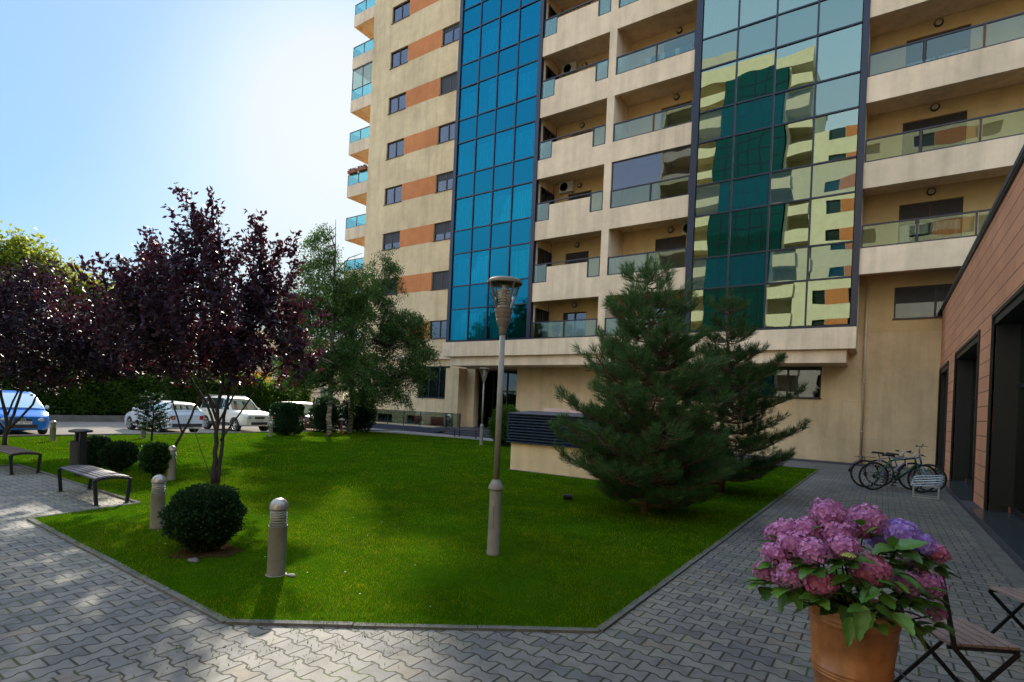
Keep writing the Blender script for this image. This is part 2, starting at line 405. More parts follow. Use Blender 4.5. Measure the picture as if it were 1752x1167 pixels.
# ------------------------------------------------------------------ walls with openings
def wall_open(mb, o, u, W, z0, z1, ops, th, nrm, m=0, mr=None):
    """o=(x,y) start, u=(ux,uy) along, nrm=(nx,ny) outward; ops=[(a0,a1,b0,b1)] along/height"""
    if mr is None: mr = m
    xs = sorted(set([0, W] + [min(max(a, 0), W) for q in ops for a in q[:2]])); zs = sorted(set([z0, z1] + [min(max(b, z0), z1) for q in ops for b in q[2:]]))
    def solid(i, j):
        if i < 0 or j < 0 or i >= len(xs)-1 or j >= len(zs)-1: return False
        cx = (xs[i]+xs[i+1])/2; cz = (zs[j]+zs[j+1])/2
        return not any(a0 < cx < a1 and b0 < cz < b1 for a0, a1, b0, b1 in ops)
    def P(a, z, dep): return (o[0]+u[0]*a-nrm[0]*dep, o[1]+u[1]*a-nrm[1]*dep, z)
    for i in range(len(xs)-1):
        for j in range(len(zs)-1):
            if not solid(i, j): continue
            a, b, c, d = xs[i], xs[i+1], zs[j], zs[j+1]
            mb.add([P(a,c,0),P(b,c,0),P(b,d,0),P(a,d,0)], [(0,1,2,3)], m)
            mb.add([P(a,c,th),P(b,c,th),P(b,d,th),P(a,d,th)], [(3,2,1,0)], m)
            for (di, dj, q) in ((-1,0,(a,c,a,d)), (1,0,(b,c,b,d)), (0,-1,(a,c,b,c)), (0,1,(a,d,b,d))):
                if not solid(i+di, j+dj):
                    mb.add([P(q[0],q[1],0),P(q[2],q[3],0),P(q[2],q[3],th),P(q[0],q[1],th)], [(0,1,2,3)], mr)

def window(parent, x0, x1, z0, z1, y, kind=0, dark='brownframe', sash=2, sill=True, name='window'):
    """window facing -Y; outer wall plane at y, frame recessed .10"""
    f = MB(); yy = y+.09; t_ = .05
    f.box(x0,x1,yy,yy+.06,z0,z0+t_); f.box(x0,x1,yy,yy+.06,z1-t_,z1); f.box(x0,x0+t_,yy,yy+.06,z0+t_,z1-t_); f.box(x1-t_,x1,yy,yy+.06,z0+t_,z1-t_)
    w_ = (x1-x0-2*t_)/sash
    for i in range(1, sash): f.box(x0+t_+w_*i-.035,x0+t_+w_*i+.035,yy-.006,yy+.055,z0+t_,z1-t_)
    if sill: f.box(x0-.04,x1+.04,y-.04,yy,z0-.03,z0+.012)
    o = f.build(name, M[dark], parent)
    MB().box(x0+t_+.001,x1-t_-.001,yy+.03,yy+.04,z0+t_+.001,z1-t_-.001).build('pane', M['winglass'], o)
    if kind:      # roller shutter lowered by fraction
        zt = z1-t_-.001; zb = zt-(zt-z0-t_)*kind
        s = MB(); n = max(2, int((zt-zb)/.05))
        for i in range(n): s.box(x0+t_+.002,x1-t_-.002,yy+.008,yy+.025,zb+(zt-zb)*i/n+.004,zb+(zt-zb)*(i+1)/n)
        s.build('roller_shutter', M['shutter'], o)
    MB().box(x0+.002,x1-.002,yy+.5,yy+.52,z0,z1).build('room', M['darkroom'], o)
    return o
def curtain_mesh(mb, x0, x1, y, z0, z1, amp=.02, wl=.11, step=.018):
    amp *= 2.0
    n = max(2, int((x1-x0)/step)); b = len(mb.v); ph = random.uniform(0, 6)
    for i in range(n+1):
        x = x0+(x1-x0)*i/n; a = amp*math.sin(2*PI*x/wl+ph)+amp*.6*math.sin(2*PI*x/(wl*2.7)+ph*2)
        mb.v.append((x, y+a*.5, z1)); mb.v.append((x, y+a*1.3, z0))
    for i in range(n):
        mb.f.append([b+2*i, b+2*i+1, b+2*i+3, b+2*i+2]); mb.m.append(0)

# ------------------------------------------------------------------ the tower
NF = 11
ZB = lambda k: 6.72+2.98*(k-1)
TOP = ZB(NF)+.3
tower = thing('apartment_tower', 'tall cream apartment tower with orange bands, two blue glass bays and balconies', 'apartment building', (-14, 24.7, 0))
# --- left section wall with windows
wl = MB(); ops = []
X0 = -29.35
for k in range(NF):
    zb = 5.5+2.98*k
    if zb+1.2 > TOP: break
    ops += [(-27.6-X0, -26.0-X0, zb, zb+1.1), (-23.1-X0, -21.5-X0, zb, zb+1.1)]
ops += [(-23.87-X0, -21.3-X0, 1.92, 3.83)]
ops += [(-24.7-X0, -23.4-X0, .32, .78), (-22.7-X0, -21.4-X0, .32, .78), (-27.4-X0, -26-X0, .32, .78)]
wall_open(wl, (X0, 24.7), (1,0), 9.95, 0, TOP, ops, .25, (0,-1))
wl.box(X0, X0+.25, 24.951, 38, 0, TOP)          # gable wall
wl.box(X0, 9, 37.9, 38.1, 0, TOP)
wl.box(X0-.1, 9.2, 22.3, 38.2, TOP+.001, TOP+.35)  # roof slab
wl.build('wall', M['cream'], tower)
bd = MB()
for k in range(NF-1):
    zb = 5.5+2.98*k; bd.box(-25.998,-23.102,24.694,24.72,zb,zb+1.1)
    bd.build('orange_band', M['orange'], tower); bd = MB()
shut = [.0,.55,1.,.7,.6,.0,.0,.0,.0,.0,.0]; shut2 = [.0,1.,.6,.35,.0,.3,1.,.0,.0,.5,0]
shut = [0,1.,.62,0,0,0,0,0,0,.5,0]; shut2 = [0,1.,.6,.35,.0,1.,.2,.3,0,0,0]
for k in range(NF-1):
    zb = 5.5+2.98*k
    window(tower, -27.6,-26.0,zb,zb+1.1,24.7,shut[k]); wn_ = window(tower, -23.1,-21.5,zb,zb+1.1,24.7,shut2[k])
    c = MB(); curtain_mesh(c, -27.5,-26.9,24.95,zb+.06,zb+1.04); c.build('curtain', M['curtain'], wn_)
    if k % 2: c = MB(); curtain_mesh(c, -22.4,-21.6,24.95,zb+.06,zb+1.04); c.build('curtain', M['curtain'], wn_)
w_ = window(tower, -23.87,-21.3,1.92,3.83,24.7,0,'navy',3)
c = MB(); curtain_mesh(c, -23.3,-21.5,24.88,1.98,3.78,.012,.16); c.build('curtain', M['curtain_b'], w_)
for a, b in ((-24.7,-23.4),(-22.7,-21.4),(-27.4,-26)): window(tower, a, b, .32, .78, 24.7, 0, 'navy', 2, name='basement_window')
co = MB(); co.box(-29.4,-19.4,24.56,24.697,4.24,4.34); co.box(-29.4,-19.4,24.6,24.697,4.341,4.63)
co.build('cornice', M['cream2'], tower)
# --- side balconies on the left gable
for k in range(0, NF):
    zb = ZB(k)
    s = MB(); s.box(-31.5,-29.351,24.76,24.88,zb,zb+.8); s.box(-31.5,-31.38,24.881,31,zb,zb+.8); s.box(-31.379,-29.351,24.881,31,zb+.25,zb+.42)
    b = s.build('side_balcony', M['cream2'], tower)
    f = MB(); gl = MB()
    for x in (-31.48,-30.38,-29.4): f.box(x-.02,x+.02,24.79,24.83,zb+.801,zb+1.52)
    f.box(-31.5,-29.36,24.785,24.835,zb+1.521,zb+1.56); f.box(-31.47,-29.4,24.79,24.83,zb+.801,zb+.835)
    for y in (26.5,28.2,29.9): f.box(-31.48,-31.44,y,y+.04,zb+.801,zb+1.52)
    f.box(-31.5,-31.44,24.836,31,zb+1.521,zb+1.56)
    fr__ = f.build('railing', M['frame'], b)
    for q_ in ((-31.45,-30.41,24.80,24.812),(-30.33,-29.41,24.80,24.812),(-31.46,-31.45,24.84,30.9)): MB().box(*q_,zb+.84,zb+1.5).build('railing_glass', M['aqua'], fr__)
    if k == 6:   # glazed-in storey
        e = MB()
        for x in (-31.46,-30.4,-29.42): e.box(x-.025,x+.025,24.79,24.83,zb+1.561,zb+2.95)
        e.box(-31.46,-29.4,24.79,24.83,zb+2.88,zb+2.96); e.build('enclosure_frame', M['frame'], b)
        MB().box(-31.44,-29.44,24.80,24.81,zb+1.57,zb+2.87).build('enclosure_glass', M['railglass'], b)
# --- bays
def bay(x0, x1, ncol, fo0, fo1, gm, sm, label, first_curt):
    root = MB().box(fo0, fo1, 24.0, 24.05, 4.9, TOP).build('glass_bay', M['room'], tower)   # back wall of the rooms behind
    tag(root, label)
    fr = MB(); Y = 22.4
    fr.box(fo0, x0, Y-.06, Y+.18, 4.9, TOP); fr.box(x1, fo1, Y-.06, Y+.18, 4.9, TOP); fr.box(x0, x1, Y-.05, Y+.14, 4.9, 4.985)
    cw = (x1-x0)/ncol
    for i in range(1, ncol): fr.box(x0+cw*i-.03, x0+cw*i+.03, Y-.028, Y+.08, 4.986, TOP)
    rows = []; z = 4.985; k = 0
    while z < TOP-.5:
        zt = ZB(k+1)-.06; rows.append((z, zt, 'v')); zs = zt+1.24; rows.append((zt, zs, 's')); z = zs; k += 1
    for (za, zb_, kd) in rows:
        for i in range(ncol): fr.box(x0+cw*i+.0301, x0+cw*(i+1)-.0301, Y-.022, Y+.07, zb_-.028, zb_+.028)
    fr.build('bay_frame', M['navy'], root)
    for ri, (za, zb_, kd) in enumerate(rows):
        if zb_ > TOP: zb_ = TOP
        p = MB()
        for i in range(ncol):
            a, b = x0+cw*i+.028, x0+cw*(i+1)-.028; tx = random.uniform(-.007,.007); tz = random.uniform(-.006,.006)
            y = Y+.02; q = [(a,y-tx-tz,za+.03),(b,y+tx-tz,za+.03),(b,y+tx+tz,zb_-.03),(a,y-tx+tz,zb_-.03)]
            p.add(q+[(x_,yy+.01,z_) for x_,yy,z_ in q], [(0,1,2,3),(7,6,5,4),(0,4,5,1),(1,5,6,2),(2,6,7,3),(3,7,4,0)])
        p.build('vision_glass' if kd == 'v' else 'spandrel_glass', M[gm] if kd == 'v' else M[sm], root)
        if kd == 'v':
            kk = ri//2
            if first_curt(kk):
                for i in range(ncol):
                    c = MB()
                    r_ = random.random()
                    a, b = x0+cw*i+.04, x0+cw*(i+1)-.04
                    if r_ < .72: curtain_mesh(c, a, b, Y+.22, za+.06, zb_-.25, .022, .13)
                    elif r_ < .9: curtain_mesh(c, a+.4*cw, b, Y+.24, za+.06, zb_-.2, .02, .10)
                    if c.v: c.build('curtain', M['curtain'], root)
                pass
            s = MB(); s.box(x0, x1, Y+.3, 23.98, za-.3, za-.05); s.build('floor_slab', M['room'], root)
    s = MB(); s.box(fo0, fo0+.06, Y+.181, 23.99, 4.9, TOP); s.box(fo1-.06, fo1, Y+.181, 23.99, 4.9, TOP); s.build('bay_return', M['cream'], root)
    return root
bay(-19.46, -14.52, 4, -19.66, -14.3, 'bayglass', 'bayspan', 'blue glazed bay four panes wide with white curtains', lambda k: k != 1 or True)
bay(-6.62, -1.06, 4, -6.88, -.86, 'bayglass2', 'bayspan2', 'green mirrored bay reflecting the block opposite', lambda k: k in (0, 4, 5, 6))
# --- beams over the ground floor
b = MB(); b.box(-19.88, -.86, 22.34, 24.69, 4.14, 4.898); b.box(-19.42, -1.13, 22.5, 24.6, 3.66, 4.139)
b.build('overhang_beam', M['cream2'], tower)
# --- middle front wall (balcony parapets), one pierced slab
fm = MB(); ops = []; x0 = -14.298
for k in range(0, NF):
    zb = ZB(k); zt = zb+2.98
    if k == 0:
        ops += [(0, -10.75-x0, 4.91, zt), (-10.4-x0, 7.42, 4.91, zt)]; continue
    if k == NF-1: zt = TOP
    ops += [(-13.53-x0, -11.4-x0, zb+1.62, zt), (0, -13.53-x0, zb+.9, zt), (-11.4-x0, -10.75-x0, zb+.9, zt), (-10.4-x0, 7.42, zb+.9, zt)]
wall_open(fm, (x0, 22.4), (1,0), 7.416, 4.9, TOP, ops, .16, (0,-1))
fm.box(-10.62,-10.42,22.561,24.08,4.9,TOP)
for k in range(0, NF): fm.box(-14.29,-10.621,22.561,24.08,ZB(k)+.3 if k else 4.9,ZB(k)+.46 if k else 4.93); fm.box(-10.419,-6.89,22.561,24.08,ZB(k)+.3 if k else 4.9,ZB(k)+.46 if k else 4.93)
fm.build('balcony_front', M['cream2'], tower)
# --- right front
fr_ = MB()
for k in range(1, NF):
    fr_.box(-.858, 9, 22.4, 22.56, ZB(k), ZB(k)+.9); fr_.box(-.858, 9, 22.561, 24.08, ZB(k)+.3, ZB(k)+.46)
fr_.box(8.8, 9, 22.57, 24.08, 6.0, TOP)
fr_.build('balcony_front', M['cream2'], tower)
# --- recessed inner wall with doors, and ground floor wall
iw = MB(); ox = -14.3; ops = []; doors = []
for k in range(0, NF-1):
    zf = ZB(k)+.46 if k else 4.93; zt = ZB(k)+2.78
    doors += [(-13.5,-12.2,zf,zt-.1,k),(-8.85,-7.45,zf,zt,k)]
    if k >= 1: doors += [(.23,2.04,zf,zt,k)]
doors_r = [(d[0]-ox,d[1]-ox,d[2],d[3]) for d in doors]
low = [(.2-ox, 2.6-ox, 5.36, 6.52)]
wall_open(iw, (ox, 24.1), (1,0), 23.3, 4.9, TOP, doors_r+low, .2, (0,-1))
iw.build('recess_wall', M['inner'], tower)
gw = MB(); ox = -16.05
wall_open(gw, (ox, 24.1), (1,0), 25.0, 0, 4.899, [(-6.6-ox, -2.0-ox, 2.42, 3.659)], .22, (0,-1))
gw.box(-21.0,-20.02,24.0,24.69,0,3.659); gw.box(-20.02,-16.04,26.2,26.4,0,3.659); gw.box(-20.2,-20.02,24.701,26.2,0,3.659); gw.box(-16.25,-16.051,24.321,26.2,0,3.659)
gw.box(-20.02,-16.04,24.7,26.2,3.66,3.9)
gw.build('ground_floor_wall', M['cream'], tower)
window(tower, -6.6,-2.0,2.42,3.658,24.1,0,'brownframe',4)
window(tower, .2,2.6,5.36,6.52,24.1,.5,'brownframe',2)
for (a, b_, c_, d_, k) in doors:
    big = a > 0
    closed = random.random() < .45 if not big else False
    if big and k in (2,): closed = True
    d = window(tower, a, b_, c_, d_, 24.1, 1. if closed else (.3 if big else (.0 if random.random() < .5 else .35)), 'brownframe', 2, False, 'balcony_door')
    if big and not closed:
        
        for qa, qb in ((a+.1, a+.9), (b_-.7, b_-.1)): c = MB(); curtain_mesh(c, qa, qb, 24.4, c_+.1, d_-.1, .03, .16); c.build('curtain', M['curtain_b' if k == 1 else 'curtain'], d)
# side glazing of the bay facing the middle balconies
for k in range(0, NF-1):
    zf = (ZB(k)+.47) if k else 4.94
    f = MB(); xx = -14.296
    for (ya, yb) in ((22.75,22.81),(23.35,23.41),(23.94,24.0)): f.box(xx, xx+.06, ya, yb, zf, ZB(k)+2.75)
    f.box(xx, xx+.055, 22.811, 23.939, ZB(k)+2.68, ZB(k)+2.75)
    o = f.build('side_window', M['navy'], tower); MB().box(xx+.01, xx+.02, 22.82, 23.93, zf, ZB(k)+2.67).build('pane', M['winglass'], o)
    MB().box(xx+.001, xx+.006, 22.82, 23.93, zf, ZB(k)+2.67).build('room', M['darkroom'], o)
# bulkhead lamps
def bulkhead(x, z, y=24.1):
    f = MB(); f.lathe([(.0,.03),(.105,.03),(.135,-.0),(.135,-.03),(.10,-.05),(.10,-.035),(.135,-.0)][1:5], 20, (x, y-.032, z), axis='y')
    f.lathe([(.10,-.0),(.145,-.0),(.145,-.028),(.10,-.028)], 8, (x, y-.001, z), axis='y', closed=True)
    o = f.build('bulkhead_lamp', M['brownframe'], tower, True)
    MB().lathe([(.001,-.085),(.07,-.078),(.108,-.055),(.112,-.03)], 20, (x, y-.022, z), axis='y').build('lamp_glass', M['lens'], o, True)
for k in range(0, NF-1):
    bulkhead(-12.85, ZB(k)+3.03); bulkhead(-8.15, ZB(k)+3.1)
    if k: bulkhead(1.14, ZB(k)+3.1)
# railings
def rail(x0, x1, posts, z0, z1, y=22.44, glass='railglass', toponly=None):
    f = MB(); gl = MB()
    f.box(x0, x1, y-.025, y+.035, z1-.05, z1); f.box(x0, x1, y-.02, y+.03, z0+.001, z0+.05)
    P_ = [x0]+posts+[x1]
    for i, x in enumerate(P_):
        xa = x if i == 0 else (x-.05 if i == len(P_)-1 else x-.025)
        f.box(xa, xa+.05, y-.02, y+.03, z0+.051, z1-.051)
    o = f.build('balcony_railing', M['frame'], tower)
    for a, b in zip(P_[:-1], P_[1:]): MB().box(a+.05, b-.05, y, y+.012, z0+.04, z1-.04).build('railing_glass', M[glass], o)
    return o
for k in range(0, NF-1):
    zb = ZB(k)
    if k == 0:
        rail(-14.22, -10.76, [-12.45], 4.91, 5.72, 22.38); rail(-10.38, -6.9, [-8.55], 4.91, 5.72, 22.38); continue
    rail(-10.39, -6.9, [-8.55], zb+.9, zb+1.72)
    rail(-.84, 8.9, [.72, 2.24, 3.8, 5.3, 7.0], zb+.9, zb+1.72)
    f = MB(); gl = MB(); y = 22.44
    f.box(-14.28,-10.76,y-.025,y+.03,zb+1.76,zb+1.81)
    for x in (-13.3,-12.45,-11.5): f.box(x,x+.03,y-.015,y+.015,zb+1.621,zb+1.759)
    for a, b in ((-14.28,-13.54),(-11.39,-10.76)):
        f.box(a,a+.05,y-.02,y+.03,zb+.901,zb+1.759); f.box(b-.05,b,y-.02,y+.03,zb+.901,zb+1.759); f.box(a+.051,b-.051,y-.02,y+.03,zb+.901,zb+.95)
    o = f.build('balcony_railing', M['frame'], tower)
    for a, b in ((-14.28,-13.54),(-11.39,-10.76)): MB().box(a+.052,b-.052,y,y+.012,zb+.951,zb+1.755).build('railing_glass', M['railglass'], o)
# the glazed-in middle balcony (level 2) and small fittings
zb = ZB(2); e = MB()
e.box(-10.37,-6.91,22.46,22.49,zb+2.93,zb+2.975); e.box(-10.38,-10.34,22.46,22.49,zb+1.73,zb+2.929); o = e.build('enclosure_frame', M['frame'], tower)
MB().box(-10.33,-6.92,22.47,22.48,zb+1.73,zb+2.92).build('enclosure_glass', M['winglass'], o)
# entrance
e = MB()
for x in (-19.98,-19.0,-18.0,-17.0,-16.12): e.box(x,x+.07,25.9,26.0,.32,3.6)
e.box(-19.97,-16.06,25.89,25.899,2.4,2.5); e.box(-19.97,-16.06,25.91,25.99,3.55,3.64)
o = e.build('entrance_door', M['dark'], tower); MB().box(-19.95,-16.07,25.95,25.96,.32,3.55).build('pane', M['winglass'], o)
MB().box(-19.95,-16.07,26.15,26.18,.32,3.55).build('room', M['darkroom'], o)
st = MB(); st.box(-20.0,-14.2,22.2,26,0,.31); st.box(-19.0,-14.0,21.85,22.199,0,.2); st.box(-18.8,-13.8,21.5,21.849,0,.1)
st.build('entrance_steps', M['plinth'], tower)
hg = MB()
for q in ((-1.28,-1.265,.95,2.35),(-.12,-.105,.95,2.35),(-1.264,-.121,2.335,2.35),(-1.264,-.121,.95,.965)): hg.box(q[0],q[1],24.096,24.099,q[2],q[3])
hg.build('hatch_outline', M['pipe'], tower)
# downpipe
dp = thing('downpipe', 'cream drainpipe running down the wall beside the glass bay', 'pipe', (-.62, 24.0, 0))
d = MB(); d.tube([(-.62,24.0,.35),(-.62,24.0,6.7)], .045, 12)
for z in (1.2,3.0,4.8): d.lathe([(.047,0),(.058,0),(.058,.06),(.047,.06)], 12, (-.62,24.0,z))
d.build('pipe', M['pipe'], dp, True)
d = MB(); d.tube([(-.62,24.0,.08),(-.62,24.0,.35)], .055, 12); d.box(-.7,-.54,23.98,24.099,.3,.33); d.build('foot', M['greymetal'], dp, True)
# fence over the basement windows
fe = thing('glass_fence', 'low glass fence on a white kerb beneath the tower wall', 'fence', (-23.3, 22.8, 0))
MB().box(-34,-19.3,22.72,22.9,.0,.25).build('kerb', M['slab'], fe)
f = MB(); x = -33.6; xs_ = []
while x < -19.2: xs_.append(x); x += 1.32
xs_[-1] = -19.75; xs_ += [-19.35]
for x in xs_: f.box(x-.02,x+.02,22.79,22.83,.251,1.05)
f.box(-33.6,-19.3,22.78,22.84,1.051,1.09); f.box(-33.6,-19.4,22.795,22.825,.32,.35)
f.build('rail', M['frame'], fe)
for a, b in zip(xs_[:-1], xs_[1:]): MB().box(a+.021,b-.021,22.805,22.815,.351,1.045).build('glass_panel', M['railglass'], fe)
fe2 = thing('glass_screen', 'short glass screen at the right end of the low fence by the entrance', 'fence', (-18.9, 22.2, .31))
f = MB(); f.box(-19.29,-18.25,22.15,22.19,1.06,1.1); f.box(-19.29,-19.25,22.15,22.19,.32,1.059); f.box(-18.3,-18.25,22.15,22.19,.32,1.059); f.build('frame', M['frame'], fe2)
MB().box(-19.249,-18.301,22.165,22.175,.4,1.05).build('glass_panel', M['railglass'], fe2)
# air conditioners on the middle balconies
def ac(x, y, z, label, name='air_conditioner'):
    o = thing(name, label, 'air conditioner', (x, y, z), 0, 'air conditioners on the tower balconies')
    b = MB(); b.box(x-.38,x+.38,y-.28,y-.02,z,z+.52); b.build('casing', M['whiteplastic'], o)
    g_ = MB(); g_.lathe([(.20,0),(.22,0),(.22,-.012),(.20,-.012)], 24, (x-.1,y-.281,z+.26), axis='y')
    for r_ in (.05,.09,.13,.17): g_.lathe([(r_,0),(r_+.012,0),(r_+.012,-.01),(r_,-.01)], 20, (x-.1,y-.286,z+.26), axis='y')
    g_.build('fan_grille', M['dark'], o, True)
    MB().lathe([(.001,0),(.195,0),(.195,-.004),(.001,-.004)], 24, (x-.1,y-.2805,z+.26), axis='y').build('fan', M['darkgrey'], o)
    k_ = MB(); k_.bar((x-.3,y,z-.02),(x-.3,y-.3,z-.02),.03,.03); k_.bar((x+.3,y,z-.02),(x+.3,y-.3,z-.02),.03,.03); k_.build('bracket', M['greymetal'], o)
    return o
ac(-13.5, 24.1, ZB(2)+2.72, 'white air conditioner beside the blue bay, two floors above the lowest glass balcony')
ac(-11.1, 24.1, ZB(0)+2.72, 'white air conditioner on the wall above the lowest glass balcony, left of the pine top')
ac(-13.6, 24.1, ZB(4)+2.72, 'white air conditioner beside the blue bay, the highest one in the photo')
ac(-11.2, 24.1, ZB(3)+.5, 'white air conditioner on the balcony floor behind the small glass pane')
ac(-7.2, 24.1, ZB(1)+2.72, 'white air conditioner under the ceiling beside the green glass bay')
# flower boxes and small things on balconies
def flowerbox(x, y, z, label, w_=.8, mat_='terracotta_box'):
    o = thing('flower_box', label, 'flower box', (x, y, z), 0, 'flower boxes hung on balcony rails')
    b = MB(); b.add([(x-w_/2,y-.1,z),(x+w_/2,y-.1,z),(x+w_/2,y+.1,z),(x-w_/2,y+.1,z),(x-w_/2-.03,y-.13,z+.2),(x+w_/2+.03,y-.13,z+.2),(x+w_/2+.03,y+.13,z+.2),(x-w_/2-.03,y+.13,z+.2)], [(0,3,2,1),(4,5,6,7),(0,1,5,4),(1,2,6,5),(2,3,7,6),(3,0,4,7)])
    b.build('box', M['terra_small'], o)
    return o
M['terra_small'] = simple('terracotta_small', (.3, .1, .05), .8)

box_a = flowerbox(-30.9, 24.70, ZB(4)+1.56, 'left one of two brown flower boxes on a side balcony rail of the tower')
box_b = flowerbox(-29.9, 24.70, ZB(4)+1.56, 'right one of two brown flower boxes on a side balcony rail of the tower')
M['cloth_blue'] = simple('blue_cloth', (.03,.12,.3), .9); M['cloth_white'] = simple('white_cloth', (.6,.62,.65), .9)
dr = thing('drying_rack', 'drying rack with blue and white laundry behind a balcony glass next to the green bay', 'drying rack', (-8.1, 23.1, ZB(4)+.46))
d = MB(); zz = ZB(4)+.46
for y_ in (22.8,23.0,23.2,23.4): d.tube([(-9.2,y_,zz+.98),(-7.2,y_,zz+.98)], .008, 5)
for x_ in (-9.2,-7.2): d.tube([(x_,22.75,zz),(x_,23.45,zz+.98)], .012, 5); d.tube([(x_,23.45,zz),(x_,22.75,zz+.98)], .012, 5)
d.build('rack_frame', M['alu'], dr)
for i in range(9):
    c = MB(); x_ = -9.15+i*.215; n_ = 6
    for j in range(n_+1): c.v += [(x_+.19*j/n_, 22.78+.012*math.sin(j*2.1+i), zz+.99), (x_+.19*j/n_+.01*math.sin(j), 22.78+.03*math.sin(j*2.1+i), zz+.99-.28-.12*((i*7)%3))]
    for j in range(n_): c.f.append([2*j,2*j+1,2*j+3,2*j+2]); c.m.append(0)
    c.build('laundry', M['cloth_blue' if i % 3 else 'cloth_white'], dr)

# ------------------------------------------------------------------ brick-clad building on the right
def clad_mat():
    m, nt, out = newmat('terracotta_cladding'); t = NT(nt); p = t.pos()
    sp = t.n('ShaderNodeSeparateXYZ'); t.l(p, sp.inputs[0])
    v = t.math('DIVIDE', sp.outputs[2], .285); row = t.math('FLOOR', v); fv = t.math('SUBTRACT', v, row)
    u = t.math('ADD', t.math('DIVIDE', sp.outputs[1], 1.6), t.math('MULTIPLY', t.math('FLOORED_MODULO', row, 2.), .5)); ci = t.math('FLOOR', u); fu = t.math('SUBTRACT', u, ci)
    dv = t.math('MULTIPLY', t.math('MINIMUM', fv, t.math('SUBTRACT', 1., fv)), .285); du = t.math('MULTIPLY', t.math('MINIMUM', fu, t.math('SUBTRACT', 1., fu)), 1.6)
    def ss(x, a, b):
        q = t.n('ShaderNodeMapRange', interpolation_type='SMOOTHSTEP'); q.inputs[1].default_value = a; q.inputs[2].default_value = b; t.l(x, q.inputs[0]); return q.outputs[0]
    tile = t.math('MULTIPLY', ss(dv, .004, .009), t.math('ADD', t.math('MULTIPLY', ss(du, .0015, .004), .5), .5))
    cmb = t.n('ShaderNodeCombineXYZ'); t.l(ci, cmb.inputs[0]); t.l(row, cmb.inputs[1]); wn = t.n('ShaderNodeTexWhiteNoise'); t.l(cmb.outputs[0], wn.inputs[0])
    base = t.ramp(wn.outputs[0], [(0., (.60,.265,.14)), (1., (.68,.31,.165))])
    base = t.mix(1., base, t.ramp(t.noise(p, 1.2, 5).outputs[0], [(.3, (.85,.85,.87)), (.7, (1.05,)*3)]), 'MULTIPLY')
    base = t.mix(1., base, t.ramp(t.noise(p, 60, 3).outputs[0], [(.3, (.92,)*3), (.7, (1.04,)*3)]), 'MULTIPLY')
    c = t.mix(tile, (.05,.022,.015), base)
    b = t.bsdf(c, .8, 0, .3, t.bump(tile, .6, .01)); t.l(b.outputs[0], out.inputs[0]); return m
M['clad'] = clad_mat()
hall = thing('clad_building', 'low terracotta clad building with tall black windows along the paved path', 'building', (3.5, 10, 0))
cb = MB(); XW = 1.6; Y0, Y1 = -9.0, 24.09
opn = [(21.0, 23.85, .10, 3.48), (14.65, 19.0, .10, 3.52), (4.2, 12.92, .10, 3.56), (-7, 3.0, .10, 3.56)]
wall_open(cb, (XW, Y0), (0,1), Y1-Y0, .0, 5.62, [(a-Y0, b-Y0, c, d) for a, b, c, d in opn], .42, (-1,0))
cb.box(XW+.43, 9, Y0, Y0+.2, 0, 5.6)
cb.build('wall', M['clad'], hall)
MB().box(XW-.05, 9.5, Y0-.05, 24.05, 5.621, 5.72).build('roof', M['roofplate'], hall)
MB().box(XW-.04, XW+.02, Y0-.03, 24.04, 5.56, 5.6205).build('roof_trim', M['dark'], hall)
# plinth with sloping top edge
p = MB(); p.box(1.37, XW-.002, Y0, 24.05, 0, .075)
p.build('plinth', M['plinth'], hall)
for (a, b, c, d) in opn:
    f = MB(); xi = XW+.32
    f.box(XW-.03, XW+.0, a-.05, b+.05, d, d+.07)            # lintel trim
    f.box(XW-.035, XW+.03, a-.06, a, c, d+.07); f.box(XW-.035, XW+.03, b, b+.06, c, d+.07)
    f.box(XW+.001, xi+.1, a+.001, b-.001, d-.12, d-.002); f.box(xi, xi+.08, a+.001, b-.001, c+.02, c+.12)
    n = max(1, round((b-a)/1.45)); 
    for i in range(n+1):
        y = a+(b-a)*i/n; f.box(xi-.03 if i not in (0, n) else XW+.031, xi+.08, max(a+.002, y-.045), min(b-.002, y+.045), c+.121, d-.121)
    f.box(xi+.01, xi+.07, a+.05, b-.05, 2.3, 2.36)
    for ya, yb in ((a+.002, a+.02), (b-.02, b-.002)): f.box(XW+.032, xi-.032, ya, yb, c+.0185, d-.1205)
    o = f.build('tall_window', M['dark'], hall)
    MB().box(xi+.03, xi+.04, a+.04, b-.04, c+.1, d-.1).build('pane', M['hallglass'] if 'hallglass' in M else M['winglass'], o)
    MB().box(1.372, xi+.3, a+.002, b-.002, c-.022, c+.018).build('sill', M['stone_dark'], o)
    r_ = MB(); r_.box(xi+1.6, xi+1.65, a-.3, b+.3, 0, 3.9); r_.build('room', M['darkroom'], o)
    c_ = MB()
    bb = len(c_.v)
    for j in range(2):
        ya = a+.3+(b-a)*.5*j; n2 = 26
        for i in range(n2+1):
            y = ya+.5*i/n2; c_.v.append((xi+.3+.02*math.sin(i*1.3), y, d-.05)); c_.v.append((xi+.3+.03*math.sin(i*1.3), y, c+.1))
        b0 = bb+j*(n2+1)*2
        for i in range(n2): c_.f.append([b0+2*i, b0+2*i+1, b0+2*i+3, b0+2*i+2]); c_.m.append(0)
    c_.build('curtain', M['curtain_b'], o)

